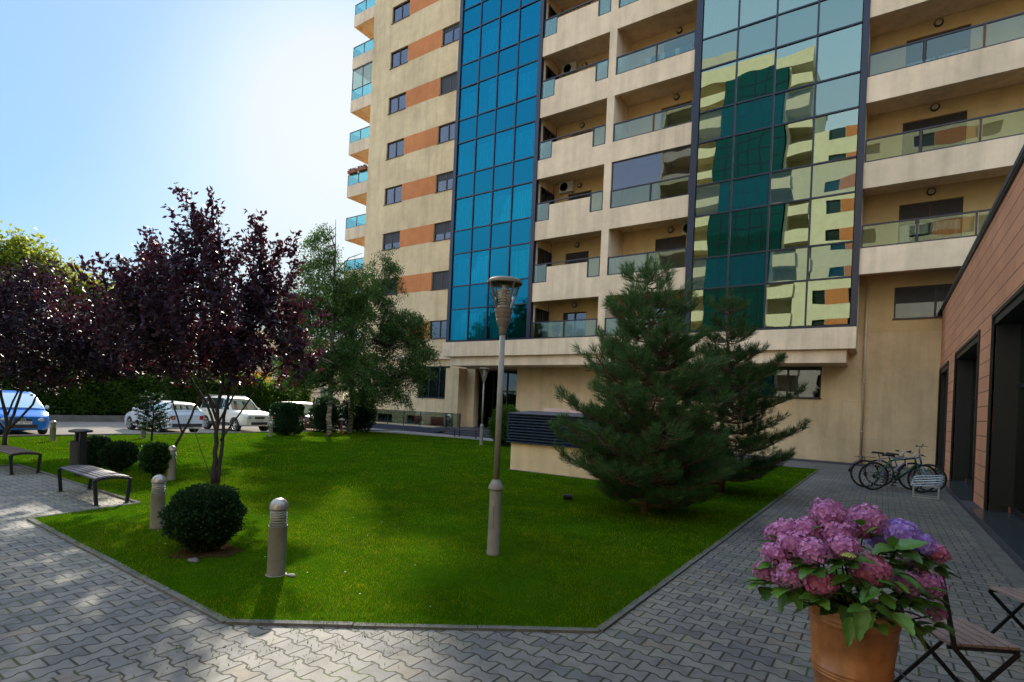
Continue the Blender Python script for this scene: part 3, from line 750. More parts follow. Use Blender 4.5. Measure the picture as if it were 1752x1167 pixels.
# ------------------------------------------------------------------ block opposite (stands behind the photographer; seen in the glass)
opp = thing('apartment_block', 'sunlit pale apartment block mirrored in the green glass bay', 'apartment building', (-10, -22.4, 0))
ow = MB(); YO = -22.4
opsB = []
for k in range(0, 11):
    z = 2.4+2.98*k
    opsB += [(-6.3+8.2, -4.9+8.2, z, z+1.25), (-2.9+8.2, -1.1+8.2, z, z+1.25), (1.6+8.2, 3.4+8.2, z, z+1.25), (6.4+8.2, 8.2+8.2, z, z+1.25)]
wall_open(ow, (-8.2, YO), (1,0), 20, 0, 33.4, opsB, .3, (0,1))
ow.box(-8.2, 11.8, YO-14, YO-.32, 32.9, 33.3); ow.box(-24.5, -8.21, YO-14, YO-2.3, 0, 41.5)
ow.box(-24.6, -8.1, YO-14.1, YO+.1, 41.6, 43.2)
ow.box(-1.5,1.6, YO-6, YO-3, 33.31, 36.2); ow.box(-24.5,-21.9,YO-2.2,YO,0,1)
ow.box(-24.5,-24.2,YO-14,YO,0,41.5); ow.box(-10.9,-10.6,YO-2.29,YO,0,41.5)
ow.build('wall', M['oppo'], opp)
for k in range(0, 14):
    z = 2.98*k+.6
    s = MB(); s.box(-24.1, -17.6, YO-.15, YO, z, z+1.05); s.box(-10.59, -8.25, YO-.15, YO+.15, z, z+1.25); s.box(-24.1,-8.25,YO-2.2,YO-.16,z+.1,z+.3)
    s.build('balcony', M['oppo'], opp)
    if k < 11:
        z = 2.4+2.98*k
        for a, b in ((-4.88,-2.92),(3.42,6.38)): MB().box(a, b, YO-.02, YO+.02, z, z+1.25).build('orange_band', M['orange'], opp)
        for a, b in ((-6.3,-4.9),(-2.9,-1.1),(1.6,3.4),(6.4,8.2)): MB().box(a, b, YO-.25, YO-.2, z, z+1.25).build('window', M['oppwin'] if 'oppwin' in M else M['frame'], opp)
f = MB(); f.box(-17.5,-11.0,YO-.4,YO+.3,1,41.5); f.build('glass_bay', M['oppglass'], opp)
f = MB()
for i in range(1, 5): f.box(-17.5+1.3*i-.04,-17.5+1.3*i+.04,YO+.301,YO+.34,1,41.5)
for k in range(0, 27): f.box(-17.5,-11.0,YO+.301,YO+.33,1+1.5*k,1.07+1.5*k)
f.build('bay_frame', M['navy'], opp)
# far building and yellow awning beyond the cars
fb = thing('far_building', 'pale low building beyond the parked cars, glimpsed through the branches', 'building', (-52, 30, 0))
ow = MB(); wall_open(ow, (-50, 14), (0,1), 26, 0, 7.6, [(a, a+1.3, z, z+1.5) for a in (2,5,8,11,14,17,20,23) for z in (1.2,4.6)], .3, (1,0))
ow.box(-62,-50.31,14,14.3,0,7.6); ow.box(-62,-50.31,39.7,40,0,7.6); ow.box(-62,-49.8,13.8,40.2,7.61,7.9); ow.build('wall', M['palewall'], fb)
for a in (2,5,8,11,14,17,20,23):
    for z in (1.2,4.6):
        f = MB(); f.box(-50.2,-50.1,14+a,14+a+1.3,z,z+.08); f.box(-50.2,-50.1,14+a,14+a+1.3,z+1.42,z+1.5); f.box(-50.2,-50.1,14+a+.6,14+a+.7,z+.081,z+1.419); o = f.build('window', M['frame'], fb)
        MB().box(-50.16,-50.15,14+a,14+a+1.3,z,z+1.5).build('pane', M['oppwin'], o)
M['yellow'] = simple('yellow_board', (.75,.36,.02), .6, var=.05)
yb = thing('yellow_board', 'plain yellow board on posts behind the white off-roader', 'board', (-43.5, 26, 0))
MB().box(-43.6,-43.5,24.4,27.2,1.6,3.6).build('panel', M['yellow'], yb)
f = MB(); f.box(-43.58,-43.5,24.6,24.7,0,1.59); f.box(-43.58,-43.5,26.9,27.0,0,1.59); f.build('post', M['darkgrey'], yb)
# ------------------------------------------------------------------ foliage helpers
def norm(a): return a/np.maximum(np.linalg.norm(a, axis=1, keepdims=True), 1e-9)
def quads(name, V, mat, parent=None, smooth=False):
    """V: (n,k,3) polygons"""
    n, k = V.shape[:2]
    me = bpy.data.meshes.new(name); me.vertices.add(n*k); me.vertices.foreach_set('co', V.reshape(-1).astype(np.float32))
    me.loops.add(n*k); me.loops.foreach_set('vertex_index', np.arange(n*k, dtype=np.int32))
    me.polygons.add(n); me.polygons.foreach_set('loop_start', np.arange(0, n*k, k, dtype=np.int32)); me.polygons.foreach_set('loop_total', np.full(n, k, dtype=np.int32))
    me.materials.append(mat); me.update(calc_edges=True); me.validate()
    return link(name, me, parent, True)
def leaf_quads(P, D, L, W, fold=.25, up=None):
    """diamond leaves: base P, direction D, length L, width W (arrays)"""
    n = len(P); D = norm(D); r = norm(RNG.normal(size=(n,3)))
    if up is not None: r = norm(r*.6+np.array(up))
    s = norm(np.cross(D, r)); u = np.cross(s, D); L = L[:,None]; W = W[:,None]
    a = P; b = P+D*L*.45+s*W*.5+u*W*fold; c = P+D*L; d = P+D*L*.45-s*W*.5+u*W*fold
    return np.stack([a,b,c,d], axis=1)
def in_ellipsoids(E, n, shell=.0):
    """E: list of (cx,cy,cz,rx,ry,rz,weight)"""
    w_ = np.array([e[6] for e in E], float); idx = RNG.choice(len(E), n, p=w_/w_.sum()); E_ = np.array([e[:6] for e in E])[idx]
    d = norm(RNG.normal(size=(n,3))); r = RNG.uniform(shell**3, 1, n)**(1/3)
    return E_[:,:3]+d*r[:,None]*E_[:,3:6], idx
def curve_pts(p, q, sag=0., n=5, jit=.0):
    p = Vector(p); q = Vector(q); out = []
    for i in range(n+1):
        t = i/n; v = p.lerp(q, t); v.z += sag*math.sin(PI*t)
        if 0 < i < n: v += Vector((random.gauss(0,jit),random.gauss(0,jit),random.gauss(0,jit)))
        out.append(v)
    return out
M['bark_dark'] = simple('dark_bark', (.022,.016,.014), .9, var=.3, scale=20, bump=.5)
M['bark_pine'] = simple('pine_bark', (.12,.055,.03), .9, var=.35, scale=14, bump=.6)
def birch_mat():
    m, nt, out = newmat('birch_bark'); t = NT(nt); p = t.pos()
    n1 = t.noise(t.mapping(p, (3,3,14)), 1.2, 5, .7).outputs[0]
    c = t.ramp(n1, [(.45, (.03,.02,.015)), (.56, (.26,.19,.13)), (.75, (.42,.34,.26))])
    t.l(t.bsdf(c, .8).outputs[0], out.inputs[0]); return m
M['bark_birch'] = birch_mat()
M['leaf_purple'] = leafmat('purple_leaf', (.012,.006,.012), (.035,.018,.032), (.12,.012,.02), .22, .38, .5)
M['leaf_red'] = leafmat('dark_red_leaf', (.010,.006,.011), (.030,.015,.027), (.09,.012,.02), .16, .4, .5)
M['leaf_birch'] = leafmat('birch_leaf', (.03,.07,.016), (.10,.165,.042), (.12,.22,.03), .3, .7, .15)
M['leaf_linden'] = leafmat('linden_leaf', (.06,.10,.012), (.16,.19,.02), (.42,.42,.03), .5)
M['leaf_box'] = leafmat('boxwood_leaf', (.012,.032,.010), (.032,.075,.018), (.05,.14,.02), .2, .5, .3)
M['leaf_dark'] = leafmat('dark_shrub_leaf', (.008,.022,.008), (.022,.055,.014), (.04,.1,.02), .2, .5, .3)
M['leaf_hedge'] = leafmat('hedge_leaf', (.022,.055,.008), (.06,.125,.016), (.2,.3,.02), .42)
M['needle'] = leafmat('pine_needle', (.026,.068,.022), (.095,.175,.055), (.14,.24,.05), .3, .5, .3)
M['needle2'] = leafmat('dark_pine_needle', (.018,.045,.012), (.055,.105,.026), (.08,.15,.02), .25, .5, .3)
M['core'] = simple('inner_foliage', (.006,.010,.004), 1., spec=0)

TRS = 1.
def broadleaf(root, forks, E, ntw, per, L, W, leafm, barkm, trunk_r, tw_len=(.4,.9), up=.55, droop=0., anchors_z=None, twr=.004, shell=.35, spread=.05):
    """forks: list of polylines [(x,y,z,r),...] = trunk + limbs.  twigs go from nearest limb point to points of the crown"""
    tr = MB(); anchors = []
    for pl in forks:
        pts = [Vector(p[:3]) for p in pl]; rr = [p[3] for p in pl]
        rr = [q_*TRS for q_ in rr]; P_, R_ = [], []
        for i in range(len(pts)-1):
            for j in range(4):
                t = j/4; v = pts[i].lerp(pts[i+1], t)
                if j: v = v+Vector((random.gauss(0,1),random.gauss(0,1),0))*rr[i]*.25
                P_.append(v); R_.append(rr[i]*(1-t)+rr[i+1]*t)
        P_.append(pts[-1]); R_.append(rr[-1]); tr.tube(P_, R_, 8)
        anchors += [p for p, r in zip(P_, R_) if p.z > (anchors_z or 0)]
    T, idx = in_ellipsoids(E, ntw, shell)
    A = np.array([tuple(a) for a in anchors]); Ps = []; Ds = []
    for q in T:
        d = np.linalg.norm(A-q, axis=1)+np.maximum(0, A[:,2]-q[2]+.1)*1.5; a = A[d.argmin()]
        pts = curve_pts(a, q, -droop*.3 if droop else .06, 4, .02)
        tr.tube(pts, [twr*2.4, twr*2, twr*1.6, twr*1.2, twr*.8], 4, 1, cap=False)
        dr = np.array(q)-a; dr = dr/max(np.linalg.norm(dr), 1e-6)
        ln = random.uniform(*tw_len)
        sd = dr*.55+np.array([random.gauss(0,.3),random.gauss(0,.3),up]); sd = sd/np.linalg.norm(sd)
        base = np.array(q)-sd*ln*.35
        seg = [base]; cur = base.copy(); dv = sd.copy()
        for i in range(5):
            dv = dv+np.array([0,0,-droop*.22]); dv = dv/np.linalg.norm(dv); cur = cur+dv*ln/5; seg.append(cur.copy())
        tr.tube(seg, [twr*.9]*3+[twr*.5]*3, 3, 1, cap=False)
        seg = np.array(seg); ts = RNG.uniform(0, 4.999, per); i0 = ts.astype(int); f = (ts-i0)[:,None]
        pp = seg[i0]*(1-f)+seg[i0+1]*f; dd = norm(RNG.normal(size=(per,3))+dv*.35+np.array([0,0,-.35 if droop else .15]))
        pp = pp+RNG.normal(size=(per,3))*spread
        Ps.append(pp); Ds.append(dd)
    tr.build('trunk', [barkm, M['bark_dark']], root, True)
    P = np.concatenate(Ps); D = np.concatenate(Ds); n = len(P)
    quads('crown', leaf_quads(P, D, RNG.uniform(.7,1.2,n)*L, RNG.uniform(.75,1.15,n)*W), leafm, root)

# near purple plum ---------------------------------------------------
B = (-9.72, 5.06); TRS = .66
t1 = thing('purple_plum_tree', 'dark purple leaved tree with several stems behind the round shrub on the lawn', 'tree', (*B, 0), 0, 'purple leaved trees')
def off(dx, dd, z, r=0):   # dx = right in picture, dd = away, around tree 1
    Rv = (math.cos(YAW), math.sin(YAW)); Fv = (-math.sin(YAW), math.cos(YAW))
    return (B[0]+dx*Rv[0]+dd*Fv[0], B[1]+dx*Rv[1]+dd*Fv[1], z, r)
forks = [[off(.0,0,0,.075), off(.0,0,.55,.06), off(.02,0,1.2,.05), off(.05,.05,2.0,.04), off(.0,.1,3.1,.025), off(-.1,.1,4.2,.01)],
 [off(.06,.03,0,.06), off(.1,.05,.7,.045), off(.08,.1,1.2,.04), off(.15,.2,1.9,.035), off(.3,.3,2.9,.02), off(.5,.3,3.9,.01)],
 [off(.09,0,.78,.025), off(.45,-.1,1.25,.022), off(.9,-.2,1.9,.015), off(1.3,-.2,2.5,.008)],
 [off(0,0,.95,.035), off(-.25,.1,1.45,.03), off(-.75,.2,2.05,.022), off(-1.3,.2,2.5,.012)],
 [off(0,0,1.15,.035), off(-.15,-.2,1.8,.03), off(-.45,-.4,2.7,.02), off(-.8,-.4,3.5,.01)],
 [off(.05,0,1.1,.03), off(.25,.3,1.8,.025), off(.5,.6,2.7,.015), off(.7,.7,3.6,.008)],
 [off(.0,.0,1.3,.03), off(-.5,.3,1.9,.02), off(-1.0,.6,2.9,.012), off(-1.3,.6,3.6,.006)],
 [off(-.02,0,.05,.012), off(-.22,-.02,.55,.01), off(-.38,0,.95,.006)],
 [off(.3,.1,1.6,.02), off(.9,.2,2.1,.015), off(1.6,.1,2.35,.01), off(2.1,0,2.2,.006)]]
def el(dx, dd, z, rx, rz, w_, ry=None): p = off(dx, dd, z); return (p[0], p[1], p[2], rx, ry or rx, rz, w_)
E = [el(-.15,0,3.0,1.35,1.15,10), el(-.35,0,4.05,.55,.95,3.2), el(.75,.1,3.7,.5,1.0,2.6), el(-1.35,0,3.45,.6,.55,2.2), el(-1.45,0,2.75,.8,.6,3.2),
     el(1.05,.1,2.85,.6,.55,2.), el(-.9,0,2.1,.8,.4,1.6), el(.8,-.1,2.2,.7,.4,1.4), el(1.5,-.2,2.25,.55,.3,.7), el(.2,0,2.2,.6,.4,1.2), el(-1.1,0,3.9,.45,.45,1.), el(-1.1,-.9,2.7,.9,.7,3.5), el(-.2,-1.,2.8,.8,.7,2.5), el(-1.7,1.2,2.6,.9,.7,2.2)]  # last three lobes are added to cast shade on the left paving
broadleaf(t1, forks, E, 400, 50, .105, .056, M['leaf_purple'], M['bark_dark'], .07, (.35,.75), .8, 0, .9, .004, .2, .035)

t1b = thing('purple_plum_tree', 'dark red leaved tree behind the left bench, cut by the left edge of the photo', 'tree', (-18.9, 4.4, 0), 0, 'purple leaved trees')
B = (-18.9, 4.4)
forks = [[off(0,0,0,.09), off(.05,0,.5,.07), off(-.15,0,1.3,.05), off(-.3,0,2.4,.03), off(-.5,0,3.8,.012)],
 [off(.05,0,.3,.06), off(.25,0,1.0,.05), off(.5,0,1.9,.035), off(1.0,0,3.0,.015)],
 [off(.1,0,.45,.05), off(.6,.1,1.1,.04), off(1.0,0,2.0,.025), off(2.0,0,2.9,.012)],
 [off(0,0,.4,.05), off(-.4,-.2,1.1,.035), off(-1.2,-.3,2.2,.02), off(-2.,-.3,3.0,.01)],
 [off(0,0,.7,.04), off(-.1,.5,1.6,.03), off(.2,1.0,2.9,.015)], [off(.5,0,1.9,.02), off(1.4,-.3,2.1,.012), off(2.4,-.3,2.3,.008)]]
E = [el(0,0,2.9,2.0,1.1,8), el(.3,0,3.9,1.1,.65,3), el(1.9,0,2.6,1.1,.9,4), el(2.8,-.3,2.6,.8,.8,3), el(-1.6,0,3.4,1.3,.9,3), el(-1.2,0,2.2,1.,.5,2), el(.6,-.3,1.9,1.2,.4,1.5)]
broadleaf(t1b, forks, E, 480, 50, .115, .065, M['leaf_red'], M['bark_dark'], .09, (.5,.9), .6, 0, .9, .006, .2, .06)
# another one behind, between the first two
t1c = thing('purple_plum_tree', 'middle purple tree between the leftmost and the near one, with a leaning stem', 'tree', (-16.6, 7.5, 0), 0, 'purple leaved trees')
B = (-16.6, 7.5)
forks = [[off(0,0,0,.06), off(.35,0,.7,.05), off(.7,0,1.6,.04), off(.8,0,2.8,.02)], [off(.2,0,.45,.04), off(-.1,0,1.3,.03), off(-.7,0,2.4,.015)], [off(.55,0,1.2,.035), off(1.2,0,2.0,.02), off(1.7,0,3.0,.01)]]
E = [el(.1,0,3.3,1.6,1.2,7), el(-1.,0,2.7,1.,.7,3), el(1.4,0,2.6,.9,.6,2.), el(-.2,0,3.6,.8,.5,1.4), el(-1.5,0,3.1,.8,.5,1.5)]  # main lobe is enlarged so that its shade reaches the benches
broadleaf(t1c, forks, E, 300, 50, .115, .066, M['leaf_red'], M['bark_dark'], .06, (.5,.8), .5, 0, .9, .006, .2, .06)

TRS = .9
# birches --------------------------------------------------------------
def birch(label, base, E, ntw, per, H):
    global B
    B = base
    o = thing('birch_tree', label, 'tree', (*base, 0), 0, 'birches at the far edge of the lawn')
    forks = [[off(0,0,0,.13), off(.03,0,1.5,.11), off(0,0,3.5,.085), off(-.05,0,5.5,.055), off(-.05,0,H*.85,.025), off(-.1,0,H,.008)]]
    for i in range(16):
        z = 1.6+(H-2.6)*i/16; a = i*2.4; l = (1.-.55*i/16)*random.uniform(1.4,2.2)
        forks.append([off(0,0,z,.035), off(l*.5*math.cos(a), l*.5*math.sin(a), z+.5*l,.022), off(l*math.cos(a), l*math.sin(a), z+.65*l,.01)])
    E2 = [el(*e) for e in E]
    broadleaf(o, forks, E2, int(ntw*1.55), per+14, .095, .052, M['leaf_birch'], M['bark_birch'], .1, (.6,1.2), -.1, 1.0, 1.4, .006, .25, .09)
    return o
birch('slim birch with pale peeling trunk beside the clipped cube bush, airy drooping crown', (-19.37,14.83),
      [(-.2,0,4.2,1.7,1.9,6), (-.5,0,6.3,1.2,1.4,3.2), (-.6,0,8.0,.55,1.0,1.2), (.9,0,6.2,.9,1.2,2.), (-1.7,0,5.2,.8,1.2,2), (.7,0,2.9,1.4,.9,2.4), (-1.2,0,3.,1.2,.9,2)], 430, 60, 9.2)
birch('taller birch with the crown hanging over the wall, right of the slim birch', (-20.7,17.0),
      [(.7,0,5.0,1.7,1.9,5), (1.3,0,7.2,.75,1.3,1.9), (2.5,0,5.2,1.,.8,2.2), (3.1,-.2,3.8,.8,1.2,2.4), (2.1,-.2,2.6,1.3,1.,2.6), (.9,-.5,2.6,1.4,1.1,2.6), (-.6,0,6,1.1,1.4,1.4)], 430, 60, 8.4)

# pines -----------------------------------------------------------------
def pine(name, label, base, H, rbase, seed, leafm, shape, nwh=11, lean=0., needles=62, skirt=.25):
    rs = random.Random(seed)
    root = thing(name, label, 'pine tree', (*base, 0), 0, 'dark pines on the lawn')
    tr = MB(); shoots = []
    top = Vector((base[0]+lean, base[1], H))
    def trunk(z): t = z/H; return Vector((base[0]+lean*t+.03*math.sin(z*3), base[1]+.03*math.cos(z*2.2), z))
    tr.tube([trunk(H*i/14) for i in range(15)], [rbase*(1-.93*i/14) for i in range(15)], 10)
    for wz in range(nwh):
        z = skirt+(H-skirt-.35)*(wz/(nwh-1))**1.0
        reach = shape(z/H)*(1.12 if wz % 2 else .80)*rs.uniform(.92,1.08); nb = rs.randint(7, 9) if z < H*.8 else 5
        for b in range(nb):
            a = 2*PI*(b/nb)+rs.uniform(-.35,.35)+wz*1.1; ln = reach*rs.uniform(.72,1.12)
            if ln < .12: continue
            o0 = trunk(z+rs.uniform(-.1,.1)); d = Vector((math.cos(a), math.sin(a), 0))
            rise = .16+.55*(z/H)**1.5; 
            pts = []
            for i in range(6):
                t = i/5; pts.append(o0+d*ln*t+Vector((0,0, ln*(.06*t+rise*.6*t*t*t-.09*math.sin(PI*t)))))
            tr.tube(pts, [.016*(1-.7*i/5)*(.6+ln) for i in range(6)], 5, cap=False)
            shoots.append((pts[-1], (pts[-1]-pts[-2]).normalized()*.8+Vector((0,0,.45)), 1.0))
            ns = max(4, int(ln*16))
            for s_ in range(ns):
                t = .22+.76*(s_+rs.random()*.8)/ns; i = min(4, int(t*5)); f = t*5-i; p = pts[i].lerp(pts[i+1], f)
                side = Vector((-d.y, d.x, 0))*(1 if s_ % 2 else -1); dv = (d*.55+side*rs.uniform(.5,1.0)+Vector((0,0,rs.uniform(.15,.6)))).normalized()
                l2 = rs.uniform(.14,.42)*(1.15-t*.5)*min(1, reach+.3); q = p+dv*l2
                tr.tube([p, p.lerp(q,.5)-Vector((0,0,.015)), q], [.008,.006,.004], 4, cap=False)
                shoots.append((q, dv*.7+Vector((0,0,.5)), rs.uniform(.75,1.05)))
                if l2 > .24: shoots.append((p.lerp(q,.45), dv+Vector((0,0,.3)), .8))
    for i in range(5):
        a = i*1.257; shoots.append((top+Vector((.09*math.cos(a),.09*math.sin(a),-.2)), Vector((.35*math.cos(a),.35*math.sin(a),1)), .9))
    shoots.append((top-Vector((0,0,.1)), Vector((0,0,1)), 1.3)); shoots.append((top-Vector((0,0,.32)), Vector((0,0,1)), 1.3))
    tr.build('trunk', M['bark_pine'], root, True)
    P, D, L = [], [], []
    for (p, d, sc) in shoots:
        d = np.array(d.normalized()); n = int(needles*sc); ln = .17*sc
        t = RNG.uniform(0,1,n); r = norm(RNG.normal(size=(n,3))); r = r-np.outer(r@d, d); r = norm(r)
        P.append(np.array(p)[None]+d[None]*(t[:,None]*ln-.06)); an = RNG.uniform(.45,1.15,n)[:,None]*(1.15-.5*t[:,None])
        D.append(norm(d[None]+r*an)); L.append(RNG.uniform(.11,.17,n)*sc)
    P = np.concatenate(P); D = np.concatenate(D); L = np.concatenate(L)
    print(name, 'needles', len(P))
    quads('crown', leaf_quads(P, D, L, np.full(len(P), .0075), 0.05), leafm, root)
    return root
def shapeA(t):
    if t < .12: return 1.0
    if t < .35: return 1.25
    if t < .6: return 1.25-(t-.35)*1.7
    if t < .85: return .82-(t-.6)*1.9
    return .34-(t-.85)*1.3
pine('pine_tree', 'big bushy pine in front of the tower, nearer and wider of the two', (-3.06, 8.35), 3.95, .06, 3, M['needle'], shapeA, 14, -.08, 66)
def shapeB(t):
    if t < .45: return 1.22
    if t < .75: return 1.15-(t-.45)*2.2
    return .45-(t-.75)*1.2
pine('pine_tree', 'darker sparse pine behind the big one, long branches reaching right', (-2.7, 11.75), 4.1, .06, 9, M['needle2'], shapeB, 12, .02, 52, .3)

# shrubs ------------------------------------------------------------------
for o_ in (box_a, box_b):
    n = 260; P = np.array(o_.location)+np.stack([RNG.uniform(-.38,.38,n), RNG.uniform(-.1,.1,n), RNG.uniform(.16,.3,n)], 1)
    quads('plants', leaf_quads(P, RNG.normal(size=(n,3))+np.array([0,0,.5]), np.full(n,.08), np.full(n,.05)), M['leaf_red'], o_)
def balcony_plant(label, c, h, n=420, mat_='leaf_hedge'):
    o = thing('potted_plant', label, 'potted plant', c, 0, 'potted plants on the balconies'); MB().lathe([(.09,0),(.13,.22),(.14,.24),(.12,.23),(.001,.2)], 16, c).build('pot', M['terra_small'], o, True)
    P = np.array(c)+np.array([0,0,.24+h*.5])+norm(RNG.normal(size=(n,3)))*RNG.uniform(.3,1,n)[:,None]*np.array([h*.5,h*.4,h*.55]); quads('foliage', leaf_quads(P, RNG.normal(size=(n,3))+np.array([0,0,.4]), np.full(n,.12), np.full(n,.04)), M[mat_], o)
balcony_plant('palm like potted plant behind the lowest balcony glass beside the blue bay', (-13.2,22.95,4.94), .6)
balcony_plant('second potted plant on the lowest balcony, right of the first', (-12.5,22.9,4.94), .45)
balcony_plant('small potted plant on a balcony floor high above the terracotta building', (4.2,22.9,ZB(3)+.47), .5)
def shrub(name, label, c, r, hz, leafm, n=5200, L=.045, W=.026, group=None, squash=.85, stems=True, box=False, zc=None, cat='shrub'):
    o = thing(name, label, cat, (c[0], c[1], 0), 0, group)
    rx, ry = (r if isinstance(r, tuple) else (r, r)); zc = zc if zc is not None else hz*.54; rz = hz-zc
    d = norm(RNG.normal(size=(n,3)))
    if box:
        e = .5; d = np.sign(d)*np.abs(d)**e*.92; 
    bump = 1+.07*np.sin(d[:,0]*7+c[0])*np.cos(d[:,1]*6+c[1])+.05*np.sin(d[:,2]*11)+RNG.normal(size=n)*.035
    rad = np.where(RNG.uniform(size=n) < .72, RNG.uniform(.9,1.04,n), RNG.uniform(.6,.95,n))*bump
    P = np.array([c[0],c[1],zc])+d*rad[:,None]*np.array([rx,ry,rz])
    lowcut = P[:,2] > .04; P = P[lowcut]; d = d[lowcut]; k = len(P)
    D = norm(d*.8+RNG.normal(size=(k,3))*.55+np.array([0,0,.35]))
    quads('foliage', leaf_quads(P, D, RNG.uniform(.7,1.3,k)*L, RNG.uniform(.8,1.2,k)*W), leafm, o)
    # twiggy middle
    m_ = MB()
    for i in range(26):
        a = random.uniform(0, 2*PI); e = random.uniform(.2, 1.2); q = Vector((c[0]+rx*.72*math.cos(a)*math.cos(e), c[1]+ry*.72*math.sin(a)*math.cos(e), zc+rz*.7*math.sin(e)*random.choice((1,1,-.5))))
        m_.tube(curve_pts((c[0]+random.gauss(0,.03), c[1]+random.gauss(0,.03), 0.0), q, .02, 4, .015), [.014,.011,.008,.006,.004], 5, cap=False)
    m_.build('stem', M['bark_dark'], o, True)
    # inner mass of larger dark leaves
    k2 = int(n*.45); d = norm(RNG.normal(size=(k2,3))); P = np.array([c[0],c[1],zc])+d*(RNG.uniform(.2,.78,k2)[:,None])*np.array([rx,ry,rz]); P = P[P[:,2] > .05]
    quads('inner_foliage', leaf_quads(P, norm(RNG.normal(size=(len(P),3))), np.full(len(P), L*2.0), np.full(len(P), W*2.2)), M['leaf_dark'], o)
    return o
shrub('round_shrub', 'large round clipped shrub in the near lawn beside the leaning bollard', (-5.62,2.86), .335, .66, M['leaf_dark'], 15000, .03, .018, 'clipped round shrubs', zc=.36)
shrub('round_shrub', 'small round shrub left of the bollard in the middle of the left lawn', (-10.72,4.55), .24, .66, M['leaf_box'], 5200, .045, .028, 'clipped round shrubs', zc=.40)
shrub('round_shrub', 'spiky round shrub right of the bollard behind the front bench', (-12.12,4.49), .29, .58, M['leaf_dark'], 5200, .055, .022, 'clipped round shrubs', zc=.34)
shrub('round_shrub', 'small dark shrub half hidden behind the litter bin', (-13.1,4.45), .26, .62, M['leaf_dark'], 3200, .055, .024, 'clipped round shrubs', zc=.34)
shrub('cube_shrub', 'clipped dark bush by the road kerb in front of the dark red car', (-20.17,13.38), (.56,.58), 1.38, M['leaf_dark'], 12000, .06, .036, None, zc=.70, box=True)
shrub('broad_shrub', 'leafy bush between the far lamp post and the louvred box', (-12.4,17.9), (.62,.6), 1.62, M['leaf_hedge'], 8000, .085, .045, None, zc=.8)
shrub('dark_shrub', 'dark bush behind the trunk of the taller birch', (-21.3,18.0), (.9,.8), 2.0, M['leaf_dark'], 7000, .075, .045, 'dark bushes behind the birches', zc=.95)
shrub('dark_shrub', 'dark bush between the two birch trunks', (-21.4,16.2), (.8,.7), 1.7, M['leaf_dark'], 6000, .075, .045, 'dark bushes behind the birches', zc=.8)
# small conifer bush by the far bollard
cb_ = thing('young_fir', 'small ragged evergreen in front of the white estate car', 'small tree', (-19.0,7.9,0))
m_ = MB(); m_.tube([(-19.0,7.9,0),(-18.98,7.92,.7),(-19.0,7.9,1.5)], [.035,.025,.01], 6)
Ps, Ds = [], []
for i in range(46):
    z = .32+1.1*i/46; a = i*2.4; l = (.52 if z < .9 else .52*(1.55-z)/.65+.1)*random.uniform(.7,1.1); p = Vector((-19.0,7.9,z)); q = p+Vector((math.cos(a)*l, math.sin(a)*l, .12+random.uniform(-.05,.1)))
    m_.tube([p, q], [.009,.004], 4, cap=False)
    n = 95; t = RNG.uniform(.2,1.05,n)[:,None]; Ps.append(np.array(p)*(1-t)+np.array(q)*t); Ds.append(norm(RNG.normal(size=(n,3))+np.array(q-p)*2.5))
P = np.concatenate(Ps); D = np.concatenate(Ds); m_.build('trunk', M['bark_dark'], cb_, True)
quads('crown', leaf_quads(P, D, RNG.uniform(.06,.11,len(P)), np.full(len(P), .022)), M['leaf_dark'], cb_)

# hedge along the far side of the road ------------------------------------
hd = thing('hedge', 'long tall green hedge along the far side of the road', 'hedge', (-33.9, 8, 0))
n = 60000; y = RNG.uniform(-9, 24, n); top = 2.5+.22*np.sin(y*1.7)+.16*np.sin(y*4.1+1)+.1*np.sin(y*9)
fc = RNG.uniform(size=n); z = np.where(fc < .62, RNG.uniform(.12,1,n)*top, top+RNG.normal(size=n)*.06)
x = np.where(fc < .62, -33.45+.14*np.sin(y*3+z*2)+RNG.normal(size=n)*.09, RNG.uniform(-34.9,-33.4,n))
P = np.stack([x,y,z], 1); D = norm(RNG.normal(size=(n,3))*.8+np.array([.6,0,.35]))
quads('foliage', leaf_quads(P, D, RNG.uniform(.1,.19,n), RNG.uniform(.07,.12,n)), M['leaf_hedge'], hd)
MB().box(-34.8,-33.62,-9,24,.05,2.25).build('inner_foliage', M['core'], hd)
lw_ = thing('low_wall', 'low brown wall under the hedge across the road', 'wall', (-33.25, 8, 0)); MB().box(-33.35,-33.2,-12,26,-.12,.22).build('wall', M['kerb'], lw_)

def bigtree(label, base, H, E, leafm, ntw, per, L, name='linden_tree', group='trees beyond the road'):
    global B
    B = base
    o = thing(name, label, 'tree', (*base, 0), 0, group)
    forks = [[off(0,0,0,.22), off(.05,0,H*.3,.18), off(0,0,H*.6,.1), off(0,0,H*.92,.03)]]
    for i in range(9):
        z = H*(.25+.06*i); a = i*2.4; l = H*.3
        forks.append([off(0,0,z,.08), off(l*.5*math.cos(a),l*.5*math.sin(a),z+l*.35,.05), off(l*math.cos(a),l*math.sin(a),z+l*.55,.02)])
    broadleaf(o, forks, [el(*e) for e in E], ntw, per, L, L*.75, leafm, M['bark_dark'], .2, (1.0,1.8), .3, 0, H*.2, .012, .45, .22)
    return o
bigtree('sunlit yellow green tree at the left edge of the photo', (-42,9.3), 9.6, [(0,0,6.4,3.4,2.9,6,3.),(1.2,0,8.3,1.8,1.2,2.),(-2.2,0,8.2,1.8,1.4,2.),(2.,0,4.5,2.,1.6,2)], M['leaf_linden'], 420, 50, .24)
bigtree('sunlit yellow green tree, lower one right of the leftmost', (-39.5,12.6), 8.6, [(0,0,5.4,2.4,2.2,6,2.4),(-.8,0,7.4,1.3,.9,2.),(1.2,0,6.6,1.2,.9,2.),(1.8,0,4.2,1.5,1.4,2)], M['leaf_linden'], 300, 50, .22)
